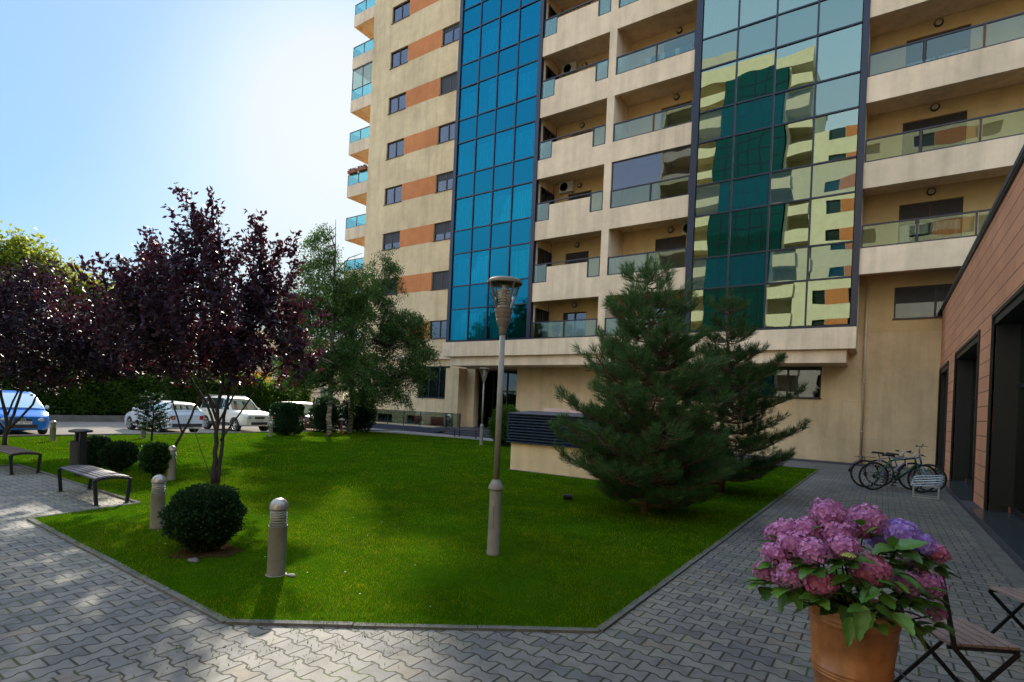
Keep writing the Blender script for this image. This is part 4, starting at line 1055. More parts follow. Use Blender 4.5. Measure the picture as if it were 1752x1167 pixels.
bigtree('shaded tree above the hedge behind the near purple tree', (-37.5,14.6), 5.2, [(0,0,3.6,2.2,1.3,6,2.2),(2.2,0,3.2,1.6,1.,2.),(-2,0,3.6,1.6,1.1,2.)], M['leaf_hedge'], 240, 46, .2)
bigtree('shaded tree above the hedge, behind the left dark red tree', (-37.5,7.6), 5.6, [(0,0,3.9,2.6,1.5,6,2.2),(-2.6,0,3.6,1.8,1.3,2.)], M['leaf_hedge'], 240, 46, .2)
bigtree('low tree beside the yellow board', (-41.5,21.6), 4.4, [(0,0,2.6,1.7,1.5,6,1.8),(-1.5,0,2.4,1.2,1.1,2.)], M['leaf_hedge'], 160, 46, .2)
bigtree('green tree standing behind the photographer, mirrored in the blue bay', (-33,-9), 9.0, [(0,0,6,3.4,2.8,6,3.2)], M['leaf_linden'], 200, 44, .3)
bigtree('second green tree behind the photographer, mirrored low in the blue bay', (-27,-12), 7.2, [(0,0,4.8,2.6,2.2,6,2.4)], M['leaf_hedge'], 160, 44, .3)

# grass ---------------------------------------------------------------------
def in_poly(x, y, poly):
    c = np.zeros(len(x), bool); n = len(poly)
    for i in range(n):
        x1, y1 = poly[i]; x2, y2 = poly[(i+1) % n]
        if y1 == y2: continue
        c ^= ((y1 > y) != (y2 > y)) & (x < (x2-x1)*(y-y1)/(y2-y1)+x1)
    return c
def grassmat():
    m, nt, out = newmat('grass_blades'); t = NT(nt); gm = t.n('ShaderNodeNewGeometry'); r = gm.outputs['Random Per Island']
    c = t.ramp(r, [(0., (.036,.084,.002)), (.5, (.092,.165,.004)), (.9, (.17,.235,.008)), (1., (.27,.23,.06))])
    pn = t.noise(gm.outputs['Position'], 1.1, 5, .6).outputs[0]
    c = t.mix(1., c, t.ramp(pn, [(.30, (.48,.60,.8)), (.48, (1,1,1)), (.70, (1.6,1.3,.9))]), 'MULTIPLY')
    c = t.mix(1., c, t.ramp(t.noise(gm.outputs['Position'], 5.5, 4, .6).outputs[0], [(.3, (.7,.75,.8)), (.65, (1.2,1.12,1.))]), 'MULTIPLY')
    b = t.n('ShaderNodeBsdfDiffuse'); t.l(c, b.inputs[0]); tl = t.n('ShaderNodeBsdfTranslucent'); t.l(c, tl.inputs[0])
    mx = t.n('ShaderNodeMixShader'); mx.inputs[0].default_value = .3; t.l(b.outputs[0], mx.inputs[1]); t.l(tl.outputs[0], mx.inputs[2]); t.l(mx.outputs[0], out.inputs[0]); return m
M['grass'] = grassmat()
def scatter_lawn(x0, x1, y0, y1, dens):
    n = int((x1-x0)*(y1-y0)*dens); x = RNG.uniform(x0,x1,n); y = RNG.uniform(y0,y1,n); k = in_poly(x, y, LAWN)
    return x[k], y[k]
XS, YS, HH, WW = [], [], [], []
for (x0,x1,y0,y1,dn,h,wd) in [(-7.5,-1.6,2.0,6.0,6500,.028,.0036),(-12,-7.5,2,6.5,2600,.030,.005),(-7.5,-1.6,6.0,10.5,2300,.032,.0055),(-22,-12,2,20,380,.036,.011),(-12,-7.5,6.5,20,560,.036,.010),(-7.5,-1.6,10.5,20.2,560,.036,.010)]:
    x, y = scatter_lawn(x0,x1,y0,y1,dn); XS.append(x); YS.append(y); HH.append(np.full(len(x), h)); WW.append(np.full(len(x), wd))
x = np.concatenate(XS); y = np.concatenate(YS); h = np.concatenate(HH); wd = np.concatenate(WW)
soil_d = np.hypot(x-SOILC[0], y-SOILC[1]); keep = RNG.uniform(size=len(x)) < np.clip((soil_d-.18)/.18, .04, 1)
x, y, h, wd = x[keep], y[keep], h[keep], wd[keep]; n = len(x); print('blades', n)
patch = .8+.35*np.sin(x*1.9+1)*np.cos(y*2.3)+.25*np.sin(x*5.1)*np.sin(y*4.3+2); h = h*np.clip(patch, .5, 1.4)*RNG.uniform(.6,1.4,n)
a = RNG.uniform(0, 2*PI, n); b = RNG.uniform(0, 2*PI, n); tilt = RNG.uniform(.1, .9, n)*h
base = np.stack([x,y,np.full(n,.012)], 1); sx = np.stack([np.cos(a),np.sin(a),np.zeros(n)], 1)*(wd*.5)[:,None]
tip = base+np.stack([np.cos(b)*tilt, np.sin(b)*tilt, h], 1)
gr = quads('grass', np.stack([base-sx, base+sx, tip], 1), M['grass']); tag(gr, 'short green grass covering the whole lawn', kind='stuff')
P = []
for (a_, b_) in ((0,1),(1,2),(2,3),(3,4),(4,5),(9,0)):
    A_, B_ = LAWN[a_], LAWN[b_]; Ln = math.dist(A_, B_); nn = int(Ln*260) if a_ in (0,1,2,3) else int(Ln*120)
    for i in range(nn):
        t_ = random.random(); 
        if math.sin(t_*Ln*5.1)+math.sin(t_*Ln*13.7) < -.4 and random.random() < .8: continue
        x_ = A_[0]+(B_[0]-A_[0])*t_+random.gauss(0,.022); y_ = A_[1]+(B_[1]-A_[1])*t_+random.gauss(0,.022); an = random.uniform(0, 2*PI); hh = random.uniform(.015,.045); w2 = .002
        P.append([(x_-w2*math.sin(an),y_+w2*math.cos(an),.012),(x_+w2*math.sin(an),y_-w2*math.cos(an),.012),(x_+hh*math.cos(an),y_+hh*math.sin(an),.014+hh*.6)])
d_ = quads('grass_edge', np.array(P), M['grass']); tag(d_, 'ragged grass blades overhanging the edging of the lawn', kind='stuff')
M['dryleaf'] = leafmat('dry_leaf', (.10,.06,.02), (.24,.16,.06), (.2,.12,.03), .1)
n = 260; x = RNG.uniform(-9,1.3,n); y = RNG.uniform(.8,12,n); k_ = ~in_poly(x, y, LAWN) | (RNG.uniform(size=n) < .25); x, y = x[k_], y[k_]; n = len(x)
z_ = np.where(in_poly(x, y, LAWN), .04, .004); D_ = np.stack([RNG.normal(size=n), RNG.normal(size=n), RNG.uniform(.0,.25,n)], 1)
d_ = quads('fallen_leaves', leaf_quads(np.stack([x,y,z_],1), D_, RNG.uniform(.012,.035,n), RNG.uniform(.008,.018,n), .2, up=(0,0,1)), M['dryleaf']); tag(d_, 'dry leaf litter scattered over the paving', kind='stuff')
# daisies and clover flecks
M['petal_white'] = simple('white_petal', (.75,.75,.7), .7)
n = 40; x = RNG.uniform(-7,-1.8,n); y = RNG.uniform(2.2,9,n); k = in_poly(x, y, LAWN); x, y = x[k], y[k]; P = []
for xx, yy in zip(x, y):
    for q in range(6):
        a = q*PI/3; r_ = random.uniform(.003,.006); P.append([(xx,yy,.045),(xx+r_*math.cos(a-.4),yy+r_*math.sin(a-.4),.048),(xx+r_*1.2*math.cos(a),yy+r_*1.2*math.sin(a),.046),(xx+r_*math.cos(a+.4),yy+r_*math.sin(a+.4),.048)])
d_ = quads('daisies', np.array(P), M['petal_white']); tag(d_, 'tiny white daisies dotted over the near lawn', kind='stuff')
# moss and weed tufts growing in the joints along the kerbs
M['weed'] = leafmat('weed_leaf', (.06,.10,.01), (.14,.19,.03), (.2,.25,.03), .3)
P = []
n = 2600; t = RNG.uniform(0,1,n)
segs = [((-3.7,2.0),(-1.6,3.6),.05),((-1.6,3.7),(-1.5,12),.03),((-8.6,2.15),(-3.8,2.05),.03),((-10.5,3.0),(-8.5,3.3),.22),((-13.5,3.3),(-12.3,3.5),.2),((-3.6,1.5),(-2.3,2.9),.14)]
for i in range(n):
    a, b, s_ = segs[random.choices(range(6), (3,3,2,4,3,2))[0]]; tt = t[i]; xx = a[0]+(b[0]-a[0])*tt+random.gauss(0,s_); yy = a[1]+(b[1]-a[1])*tt+random.gauss(0,s_)
    if s_ < .1 and math.sin(tt*37)+math.sin(tt*91) < .8: continue
    an = random.uniform(0, 2*PI); hh = random.uniform(.006,.02); w_ = .004
    P.append([(xx-w_*math.sin(an),yy+w_*math.cos(an),.004),(xx+w_*math.sin(an),yy-w_*math.cos(an),.004),(xx+hh*math.cos(an),yy+hh*math.sin(an),.006+hh*.8)])
d_ = quads('weeds', np.array(P), M['weed']); tag(d_, 'moss and small weeds growing between the pavers and along the kerb', kind='stuff')
# ------------------------------------------------------------------ lamp posts
def lamp_post(name, label, loc, H=2.97, group='conical lamp posts'):
    o = thing(name, label, 'street lamp', loc, 0, group); s = H/2.97
    f = lambda pr: [(r*s, z*s) for r, z in pr]
    MB().lathe(f([(.070,0),(.070,.05),(.066,.06),(.064,.60),(.064,.70),(.080,.715),(.080,.735),(.058,.78),(.040,.81),(.037,.815)]), 24).build('base', M['greymetal'], o, 'auto', False)
    d = MB(); d.box(-.028*s,.028*s,-.069*s,-.058*s,.3*s,.54*s); d.lathe(f([(.008,0),(.008,-.006),(.001,-.007)]), 8, (.012*s,-.069*s,.5*s), axis='y'); d.build('hatch', M['greymetal'], o, False, False)
    MB().lathe(f([(.034,.815),(.029,2.36)]), 20).build('pole', M['greymetal'], o, True, False)
    h = MB(); h.lathe(f([(.033,2.36),(.040,2.37),(.043,2.43),(.05,2.45),(.075,2.50),(.078,2.52),(.074,2.525),(.085,2.555),(.088,2.565),(.083,2.57),(.096,2.60),(.098,2.615),(.094,2.62),(.10,2.64),(.06,2.645)]), 24)
    h.build('collar', M['lampbrown'], o, 'auto', False)
    MB().lathe(f([(.184,2.90),(.19,2.905),(.19,2.93),(.15,2.955),(.05,2.968),(.001,2.97)])+f([(.001,2.90)]), 28).build('lamp_cap', M['lampbrown'], o, 'auto', False)
    b = MB()
    for k in range(4):
        a = PI/4+k*PI/2+.4; b.bar((.095*s*math.cos(a),.095*s*math.sin(a),2.63*s),(.182*s*math.cos(a),.182*s*math.sin(a),2.905*s),.016*s,.01*s)
    b.build('cage_bar', M['lampbrown'], o, False, False)
    MB().lathe(f([(.088,2.645),(.172,2.898)]), 28, closed=False).build('lamp_glass', M['clear'], o, True, False)
    lv = MB()
    for k in range(6): lv.lathe(f([(.03,2.70+k*.028),(.062+.003*k,2.688+k*.028),(.064+.003*k,2.692+k*.028),(.03,2.708+k*.028)]), 20, closed=True)
    lv.lathe(f([(.028,2.64),(.028,2.89)]), 12); lv.build('louvre', M['whiteplastic'], o, 'auto', False)
    MB().lathe(f([(.07,2.646),(.065,2.665),(.02,2.672)]), 20).build('lamp_base', M['whiteplastic'], o, True, False)
    return o
lp = lamp_post('lamp_post', 'near tall lamp post with conical lantern in the middle of the lawn', (-3.39, 4.76, 0))
copy_tree(lp, (-13.27, 17.48, 0), .7, 'small far lamp post by the tower entrance', scale=(1.05,1.05,1.05))

# ------------------------------------------------------------------ bollards
M['bollcap'] = simple('bollard_cap', (.30,.28,.24), .35, .6, var=.1)
bo = thing('bollard_light', 'nearest bollard light, standing alone on the lawn left of the lamp post', 'bollard light', (-4.42,2.89,0), 0, 'domed bollard lights on the lawn')
r_ = .078; Hb = .685
MB().lathe([(r_,0),(r_,.44),(r_*1.03,.443),(r_*1.03,.452),(r_*.9,.455)], 28).build('post', M['greymetal'], bo, 'auto', False)
MB().lathe([(r_*.985,.453),(r_*.985,.598)], 28).build('lens', M['clear'], bo, True, False)
lv = MB()
for k in range(6): lv.lathe([(r_*.5,.472+k*.023),(r_*.93,.459+k*.023),(r_*.95,.466+k*.023),(r_*.95,.470+k*.023),(r_*.55,.481+k*.023)], 24, closed=True)
lv.lathe([(r_*.42,.455),(r_*.42,.6)], 12); lv.build('louvre', M['louvrewhite'], bo, 'auto', False)
MB().lathe([(r_*1.0,.597),(r_*1.06,.6),(r_*1.06,.614)]+[(r_*1.04*math.cos(t), .615+r_*1.04*math.sin(t)) for t in [i*PI/18 for i in range(1,9)]]+[(.001,Hb)], 28).build('dome_cap', M['bollcap'], bo, 'auto', False)
MB().lathe([(r_*1.15,.002),(r_*1.15,.014),(r_*1.02,.018)], 24).build('foot_plate', M['greymetal'], bo, 'auto', False)
for (x, y, h, lab, lean) in [(-6.91,2.97,.63,'leaning bollard light close behind the large round shrub',.06),(-10.53,4.72,.62,'bollard light right of the small round shrub in the left lawn',0),
    (-13.32,4.65,.62,'bollard light between the litter bin and the spiky round shrub',0),(-19.91,5.68,.60,'far bollard light by the road in front of the blue car',0),
    (-20.26,8.18,.60,'far bollard light by the road in front of the white estate car',0),(-19.77,12.43,.60,'far bollard light left of the clipped cube bush',.05)]:
    c = copy_tree(bo, (x,y,0), random.uniform(0,3), lab, scale=(.93,.93,h/Hb))
    c.rotation_euler = (lean*.4, lean, 0)

# ------------------------------------------------------------------ benches
M['slatwood'] = simple('dark_stained_slat', (.055,.05,.062), .4, var=.3, scale=14)
M['slatwood2'] = simple('worn_brown_slat', (.09,.05,.04), .5, var=.3, scale=14)
def bench(name, label, loc, rotz, L=1.6, W=.42, H=.35, wood='slatwood', group='backless slatted benches'):
    o = thing(name, label, 'bench', loc, rotz, group)
    zc = lambda v: H-.02+.028*(1-(2*v/W)**2)
    for sx in (-1, 1):
        fr = MB(); pts = [(sx*L/2, v, zc(v)) for v in [W*(-.5+i/8) for i in range(9)]]
        for p, q in zip(pts[:-1], pts[1:]): fr.bar(p, q, .03, .03)
        fr.build('end_rail', M['dark'], o, False, False)
        for sy in (-1, 1):
            lg = MB(); lg.bar((sx*(L/2), sy*(W/2), H-.01), (sx*(L/2), sy*(W/2-.03), .006), .045, .022, up=(1,0,0)); lg.box(sx*L/2-.04, sx*L/2+.04, sy*(W/2-.03)-.035, sy*(W/2-.03)+.035, .002, .008)
            lg.build('leg', M['dark'], o, False, False)
    n = 7; sl = MB()
    for i in range(n):
        v = -W/2+W*(i+.5)/n; tilt = -math.atan(.028*8*v/W/W)
        sl.obox((0, v, zc(v)+.018), (L-.02, W/n-.014, .022), Matrix.Rotation(tilt, 3, 'X'))
    sl.build('seat_slats', M[wood], o, False, False)
    return o
bench('slatted_bench', 'dark slatted bench on the paving in front, with the litter bin behind it', (-9.58, 3.23, 0), R(178), 1.52, .42, .36)
bench('slatted_bench', 'brown slatted bench farther away, cut by the left edge of the photo', (-13.55, 3.26, 0), R(180), 1.6, .42, .36, 'slatwood2')
bench('slatted_bench', 'small bench far away by the entrance steps', (-16.4, 20.5, .012), R(0), 1.3, .4, .36)

# ------------------------------------------------------------------ litter bin
lb = thing('litter_bin', 'dark litter bin with a flat round lid on two uprights behind the front bench', 'litter bin', (-11.92,3.8,0))
b = MB(); b.lathe([(.09,.12),(.13,.14),(.145,.62),(.15,.64),(.135,.64),(.12,.2),(.001,.2)], 12, c=(-.03,0,0)); b.build('bin_body', M['darkgrey'], lb, 'auto', False)
b = MB(); b.box(.07,.14,-.05,.05,0,.80); b.box(-.16,-.09,-.04,.04,.45,.80); b.build('upright', M['dark'], lb, False, False)
b = MB(); b.lathe([(.001,.80),(.165,.80),(.18,.815),(.175,.835),(.1,.855),(.001,.86)], 28); b.build('lid', M['darkgrey'], lb, 'auto', False)
b = MB(); b.box(-.02,.16,-.07,.07,0,.012); b.box(-.14,-.08,-.03,.03,0,.2); b.build('foot', M['dark'], lb, False, False)

# ------------------------------------------------------------------ louvred ventilation box
vb = thing('vent_box', 'low cream base topped by a blue grey louvred box beside the big pine', 'ventilation shaft', (-6.5,12.2,0))
x0, x1, y0, y1 = -7.72, -4.9, 11.42, 13.2
MB().box(x0, x1, y0, y1, 0, .70).build('base', M['cream'], vb)
MB().box(x0-.05, x1+.05, y0-.05, y1+.05, .0, .02).build('footing', M['kerb'], vb)
lv = MB(); n = 10
for i in range(n):
    z = .70+.72*i/n; dz = .72/n
    for (a, b_, c, d) in ((x0-.09, x1+.09, y0-.09, y0), (x0-.09, x1+.09, y1, y1+.09)):
        yo, yi = (c, d) if c < y0 else (d, c)
        lv.add([(a,yo,z+.002),(b_,yo,z+.002),(b_,yo,z+.026),(a,yo,z+.026),(a,yi,z+dz*.95),(b_,yi,z+dz*.95),(b_,yi,z+dz*.72),(a,yi,z+dz*.72)], [(0,1,2,3),(3,2,5,4),(0,1,6,7)])
    for (xo, xi) in ((x0-.09, x0), (x1+.09, x1)):
        lv.add([(xo,y0-.09,z+.002),(xo,y1+.09,z+.002),(xo,y1+.09,z+.026),(xo,y0-.09,z+.026),(xi,y0-.09,z+dz*.95),(xi,y1+.09,z+dz*.95),(xi,y1+.09,z+dz*.72),(xi,y0-.09,z+dz*.72)], [(0,1,2,3),(3,2,5,4),(0,1,6,7)])
lv.box(x0-.091, x1+.091, y0-.091, y1+.091, 1.405, 1.43); lv.build('louvre', M['grille'], vb)
MB().box(x0+.03, x1-.03, y0+.03, y1-.03, .70, 1.40).build('inner_box', M['dark'], vb)
rp = MB(); rp.add([(x0-.12,y0-.13,1.431),(x1+.12,y0-.13,1.431),(x1+.12,y1+.13,1.431),(x0-.12,y1+.13,1.431),(x0+.25,y0+.4,1.51),(x1-.25,y0+.4,1.51),(x1-.25,y1-.5,1.51),(x0+.25,y1-.5,1.51)], [(0,3,2,1),(4,5,6,7),(0,1,5,4),(1,2,6,5),(2,3,7,6),(3,0,4,7)])
rp.build('roof', M['roofplate'], vb)
rr = MB(); rr.box(x0+.62, x0+2.05, y0+.45, y0+.9, 1.511, 1.60)
rr.build('ridge_panel', M['pinkpanel'], vb)
# hydrant, floodlight, stones
hy = thing('hydrant_post', 'slim red post with a pale cap between the birches', 'hydrant', (-20.45,16.35,0))
M['red'] = simple('faded_red_paint', (.22,.03,.02), .6)
MB().lathe([(.08,0),(.08,.08),(.05,.09),(.045,.62),(.06,.63)], 14).build('post', M['red'], hy, 'auto', False)
MB().lathe([(.10,.631),(.14,.65),(.10,.70),(.001,.73)], 14).build('cap', M['whiteplastic'], hy, 'auto', False)
fl = thing('ground_spotlight', 'small black spotlight lying in the grass left of the big pine trunk', 'spotlight', (-4.49,8.49,0), .4)
b = MB(); b.obox((0,0,.06),(.16,.10,.07),Matrix.Rotation(.3,3,'X')); b.build('housing', M['dark'], fl, False, False)
MB().obox((0,-.052,.075),(.13,.006,.05),Matrix.Rotation(.3,3,'X')).build('lens', M['winglass'], fl, False, False)
MB().box(-.015,.015,-.015,.015,.0,.04).build('stake', M['dark'], fl, False, False)
M['stone'] = simple('grey_stone', (.11,.105,.1), .9, var=.2, bump=.3)
def stone(label, c, r):
    bm = bmesh.new(); bmesh.ops.create_icosphere(bm, subdivisions=3, radius=r)
    for v in bm.verts: v.co *= 1+.14*math.sin(v.co.x*31/r*.1+v.co.y*60)+random.uniform(-.03,.03); v.co.z *= .28; v.co.y *= .6
    me = bpy.data.meshes.new('stone'); bm.to_mesh(me); bm.free(); me.materials.append(M['stone']); o = link('stone', me); o.location = (*c, .02); tag(o, label, 'stone')
stone('flat grey stone in the grass in front of the large round shrub', (-5.32,2.62), .07)
stone('small pale stone at the right foot of the nearest bollard', (-4.28,2.95), .05)

# ------------------------------------------------------------------ hydrangea in terracotta pot
def terra():
    m, nt, out = newmat('terracotta'); t = NT(nt); p = t.pos()
    c = t.ramp(t.noise(p, 5, 6, .65).outputs[0], [(.25, (.20,.07,.02)), (.5, (.38,.145,.04)), (.72, (.54,.24,.09))])
    st = t.noise(t.mapping(p, (14,14,1.5)), 1, 4).outputs[0]; c = t.mix(1., c, t.ramp(st, [(.3, (.7,.68,.66)), (.6, (1.05,)*3)]), 'MULTIPLY')
    t.l(t.bsdf(c, .42, 0, .5, t.bump(t.noise(p, 60, 4, .7).outputs[0], .25, .004)).outputs[0], out.inputs[0]); return m
M['terra'] = terra()
PC = (-.085, 3.27)
pot = thing('flower_pot', 'tall rust brown terracotta pot with raised rings', 'flower pot', (*PC, 0))
z = .68
prof = [(0.1079,0),(0.1245,0.02),(0.1428,0.12),(0.1627,0.28),(0.1710,0.335),(0.1760,0.338),(0.1768,0.346),(0.1726,0.349),(0.1776,0.354),(0.1784,0.362),(0.1743,0.365),(0.1793,0.37),(0.1801,0.378),(0.1760,0.381),(0.1876,0.5),(0.1934,0.58),(0.1950,0.6),(0.1992,0.603),(0.1992,0.612),(0.1959,0.616),(0.2000,0.622),(0.2000,0.632),(0.1967,0.636),(0.2017,0.655),(0.2017,0.674),(0.1959,0.68),(0.1809,0.678),(0.1760,0.62),(0.1660,0.6)]
MB().lathe(prof, 64).build('pot_body', M['terra'], pot, True, False)
MB().lathe([(.001,.605),(.170,.60)], 32).build('soil', M['soil'], pot, False, False)
hyd = thing('hydrangea', 'hydrangea bush with pink and lilac flower heads growing in the terracotta pot', 'flowering plant', (*PC, .6))
M['petal'] = leafmat('pink_petal', (.36,.12,.29), (.60,.28,.48), (.75,.3,.55), .25, .5, .3)
M['petal_lilac'] = leafmat('lilac_petal', (.30,.18,.56), (.48,.33,.74), (.5,.35,.8), .25, .5, .3)
M['petal_deep'] = leafmat('deep_pink_petal', (.42,.10,.20), (.60,.22,.34), (.7,.2,.35), .25, .5, .3)
M['bud'] = simple('green_bud', (.4,.45,.12), .7)
def hydleafmat():
    m, nt, out = newmat('hydrangea_leaf'); t = NT(nt); g = t.n('ShaderNodeNewGeometry')
    c = t.ramp(g.outputs['Random Per Island'], [(0., (.03,.085,.012)), (.6, (.08,.20,.025)), (1., (.17,.33,.045))])
    c = t.mix(1., c, t.ramp(t.noise(t.pos(), 30, 3).outputs[0], [(.3, (.8,)*3), (.7, (1.1,)*3)]), 'MULTIPLY')
    b = t.bsdf(c, .38, 0, .5, t.bump(t.noise(t.pos(), 55, 2).outputs[0], .35, .006)); tl = t.n('ShaderNodeBsdfTranslucent'); t.l(c, tl.inputs[0])
    mx = t.n('ShaderNodeMixShader'); mx.inputs[0].default_value = .25; t.l(b.outputs[0], mx.inputs[1]); t.l(tl.outputs[0], mx.inputs[2]); t.l(mx.outputs[0], out.inputs[0]); return m
M['hydleaf'] = hydleafmat()
Rv = Vector((math.cos(YAW), math.sin(YAW), 0)); Fv = Vector((-math.sin(YAW), math.cos(YAW), 0))
D0 = 2.7
def PXD(px, py, D):   # photograph pixel -> point at camera depth D
    u = px-876; v = py-695; r = R(2.5); a = (u*math.cos(r)+v*math.sin(r))/935; b = (-u*math.sin(r)+v*math.cos(r))/935
    return Vector((0,0,1.6))+Fv*D+Rv*(a*D)+Vector((0,0,-b*D))
heads = [(1417,877,.0,32,0),(1480,890,.10,36,0),(1345,906,.08,24,0),(1382,905,.03,28,0),(1432,912,-.06,30,0),(1358,930,-.02,30,0),(1326,945,.0,24,0),(1392,943,-.14,28,0),(1443,935,-.16,27,0),
 (1348,982,-.05,32,0),(1310,976,.06,22,0),(1403,995,-.16,29,2),(1488,975,-.12,34,2),(1540,914,.04,34,1),(1576,932,.08,24,1),(1598,946,.1,24,2),(1550,998,-.08,28,0),(1588,1000,.0,28,0),(1600,1046,.04,19,0),(1460,905,.14,28,0),(1510,925,.16,28,1),(1330,915,.2,26,0),(1400,930,.22,30,0),(1560,960,.22,26,0)]
HC = []
for (px, py, dd, rp, kind) in heads:
    c = PXD(px, py, D0+dd*.9); r = rp*D0/935*.85; HC.append((c, r))
    n = int(118*(r/.09)**2); k = np.arange(n)+.5; ph = np.arccos(1-1.72*k/n); th = PI*(1+5**.5)*k
    d = np.stack([np.cos(th)*np.sin(ph), np.sin(th)*np.sin(ph), np.cos(ph)], 1)
    tilt = Vector((c.x-PC[0], c.y-PC[1], .32)).normalized(); q = np.array(Vector((0,0,1)).rotation_difference(tilt).to_matrix()); d = d@q.T
    rr = r*(1+.10*np.sin(d[:,0]*9+px)*np.cos(d[:,1]*8)+RNG.normal(size=n)*.05)
    cen = np.array(c)+d*rr[:,None]*np.array([1,1,.82]); V = []
    for i in range(n):
        nrm = d[i]+RNG.normal(size=3)*.22; nrm /= np.linalg.norm(nrm); s = np.cross(nrm, RNG.normal(size=3)); s /= np.linalg.norm(s); t_ = np.cross(nrm, s); L = RNG.uniform(.0125,.0185)
        for j in range(4):
            a = j*PI/2+.2*RNG.normal(); e = s*math.cos(a)+t_*math.sin(a); f = -s*math.sin(a)+t_*math.cos(a); up = nrm*L*RNG.uniform(-.1,.4)
            V.append([cen[i]+e*.001, cen[i]+e*L*.55+f*L*.55+up*.7, cen[i]+e*L*1.15+up*.9, cen[i]+e*L*.55-f*L*.55+up*.7])
    h = quads('flower_head', np.array(V), M[('petal','petal_lilac','petal_deep')[kind]], hyd)
    # inner mass so that the head is not see-through
    bm = MB(); bm.lathe([(.001,-r*.55),(r*.6,-r*.42),(r*.82,0),(r*.6,r*.45),(.001,r*.6)], 12, (c.x,c.y,c.z)); bm.build('flower_core', M[('petal','petal_lilac','petal_deep')[kind]], h, True)
bmb = MB()
c = PXD(1451,952,D0-.2)
for i in range(60):
    a = i*2.4; rr = .03*math.sqrt((i+.5)/60); bmb.lathe([(.001,-.003),(.0045,0),(.001,.004)], 6, (c.x+rr*math.cos(a), c.y+rr*math.sin(a), c.z+.018*math.cos(rr/.03*1.4)))
bmb.build('flower_bud', M['bud'], hyd)
# leaves
def big_leaf(mb, base, d, L, W, droop=.35, roll=0.):
    d = Vector(d).normalized(); s = d.cross(Vector((0,0,1)))
    if s.length < .1: s = Vector((1,0,0))
    s.normalize(); s = Matrix.Rotation(roll, 3, d) @ s; u = s.cross(d)
    b = len(mb.v); n = 8
    for i in range(n+1):
        t = i/n; wd = W*.5*(math.sin(PI*min(1, t**.8))**.8)*(1-.25*t)+.0005; p = Vector(base)+d*L*t-Vector((0,0,1))*droop*L*t*t
        sj = .0025*(1 if i % 2 else -1)
        for k, (sg, lift) in enumerate(((-1,.18),(-.5,.06),(0,0),(.5,.06),(1,.18))):
            q = p+s*(wd+(sj if abs(sg) == 1 else 0))*sg+u*wd*lift*1.3; mb.v.append(tuple(q))
    for i in range(n):
        for k in range(4): mb.f.append([b+i*5+k, b+i*5+k+1, b+(i+1)*5+k+1, b+(i+1)*5+k]); mb.m.append(0)
stem = MB(); rim = Vector((*PC, .62))
lf = []
for (c, r) in HC:
    q = c-Vector((0,0,r*.4)); b0 = rim+Vector((random.uniform(-.08,.08), random.uniform(-.08,.08), 0)); mid = b0.lerp(q, .5)+Vector(((q.x-b0.x)*.12, (q.y-b0.y)*.12, -.03))
    stem.tube([b0, b0.lerp(mid,.6), mid, q], [.006,.005,.0045,.004], 6)
    out_ = Vector((q.x-b0.x, q.y-b0.y, .1)).normalized(); a0 = random.uniform(0, PI)
    for j in range(6):
        a = a0+j*PI/3; dv = Vector((math.cos(a), math.sin(a), random.uniform(-.25,.35)))+out_*.4; lf.append((q-Vector((0,0,.035+.012*(j%3))), dv, random.uniform(.085,.14)))
    for j in range(2):
        a = a0+j*PI+1; lf.append((mid, Vector((math.cos(a), math.sin(a), .3)), random.uniform(.1,.15)))
for (px, py, dd, dx, dz, L) in [(1490,1045,-.24,-1,.0,.16),(1495,1045,-.24,1,-.35,.17),(1478,1040,-.26,-.35,-1.3,.15),(1480,1030,-.24,.2,1.2,.08),(1540,1062,-.12,.6,-1.,.13),(1530,945,-.1,-1,.3,.17),(1530,945,-.12,1,.45,.19),(1528,942,-.1,-.2,1,.1),
    (1475,905,-.02,-.6,.7,.12),(1482,920,-.02,.5,.7,.1),(1455,965,-.2,-1,-.2,.15),(1458,963,-.2,1,.2,.14),(1453,990,-.2,-1,-.3,.13),(1500,1010,-.22,-.5,-.2,.15),(1500,1000,-.22,1,-.1,.15),(1370,1010,-.05,-1,-1,.12),(1345,1015,.0,-.5,-1.2,.12),(1530,985,-.15,1,0,.13),(1575,1030,-.1,.7,-.6,.13),(1560,1075,-.14,.3,-.5,.12),(1455,1060,-.22,-.2,-1,.13)]:
    lf.append((PXD(px,py-6,D0+dd), Rv*dx+Vector((0,0,dz))-Fv*.25, L*.82))
for i in range(75):
    a = random.uniform(0, 2*PI); rr = random.uniform(.05,.30); zz = random.uniform(.66,.92); p = Vector((PC[0]+rr*math.cos(a), PC[1]+rr*math.sin(a), zz)); lf.append((p, Vector((math.cos(a), math.sin(a), random.uniform(-.3,.4))), random.uniform(.09,.14)))
for i, (p, d, L) in enumerate(lf[:]):
    m_ = MB(); big_leaf(m_, p, d, L*1.0, L*.62, random.uniform(.1,.45), random.uniform(-.4,.4))
    lf[i] = m_
allm = MB()
front = lf[-96:-75]
for m_ in lf:
    if m_ in front: continue
    allm.add(m_.v, m_.f)
allm.build('foliage', M['hydleaf'], hyd, True)
for m_ in front: m_.build('leaf', M['hydleaf'], hyd, True)
stem.build('stem', M['leaf_box'], hyd, True)

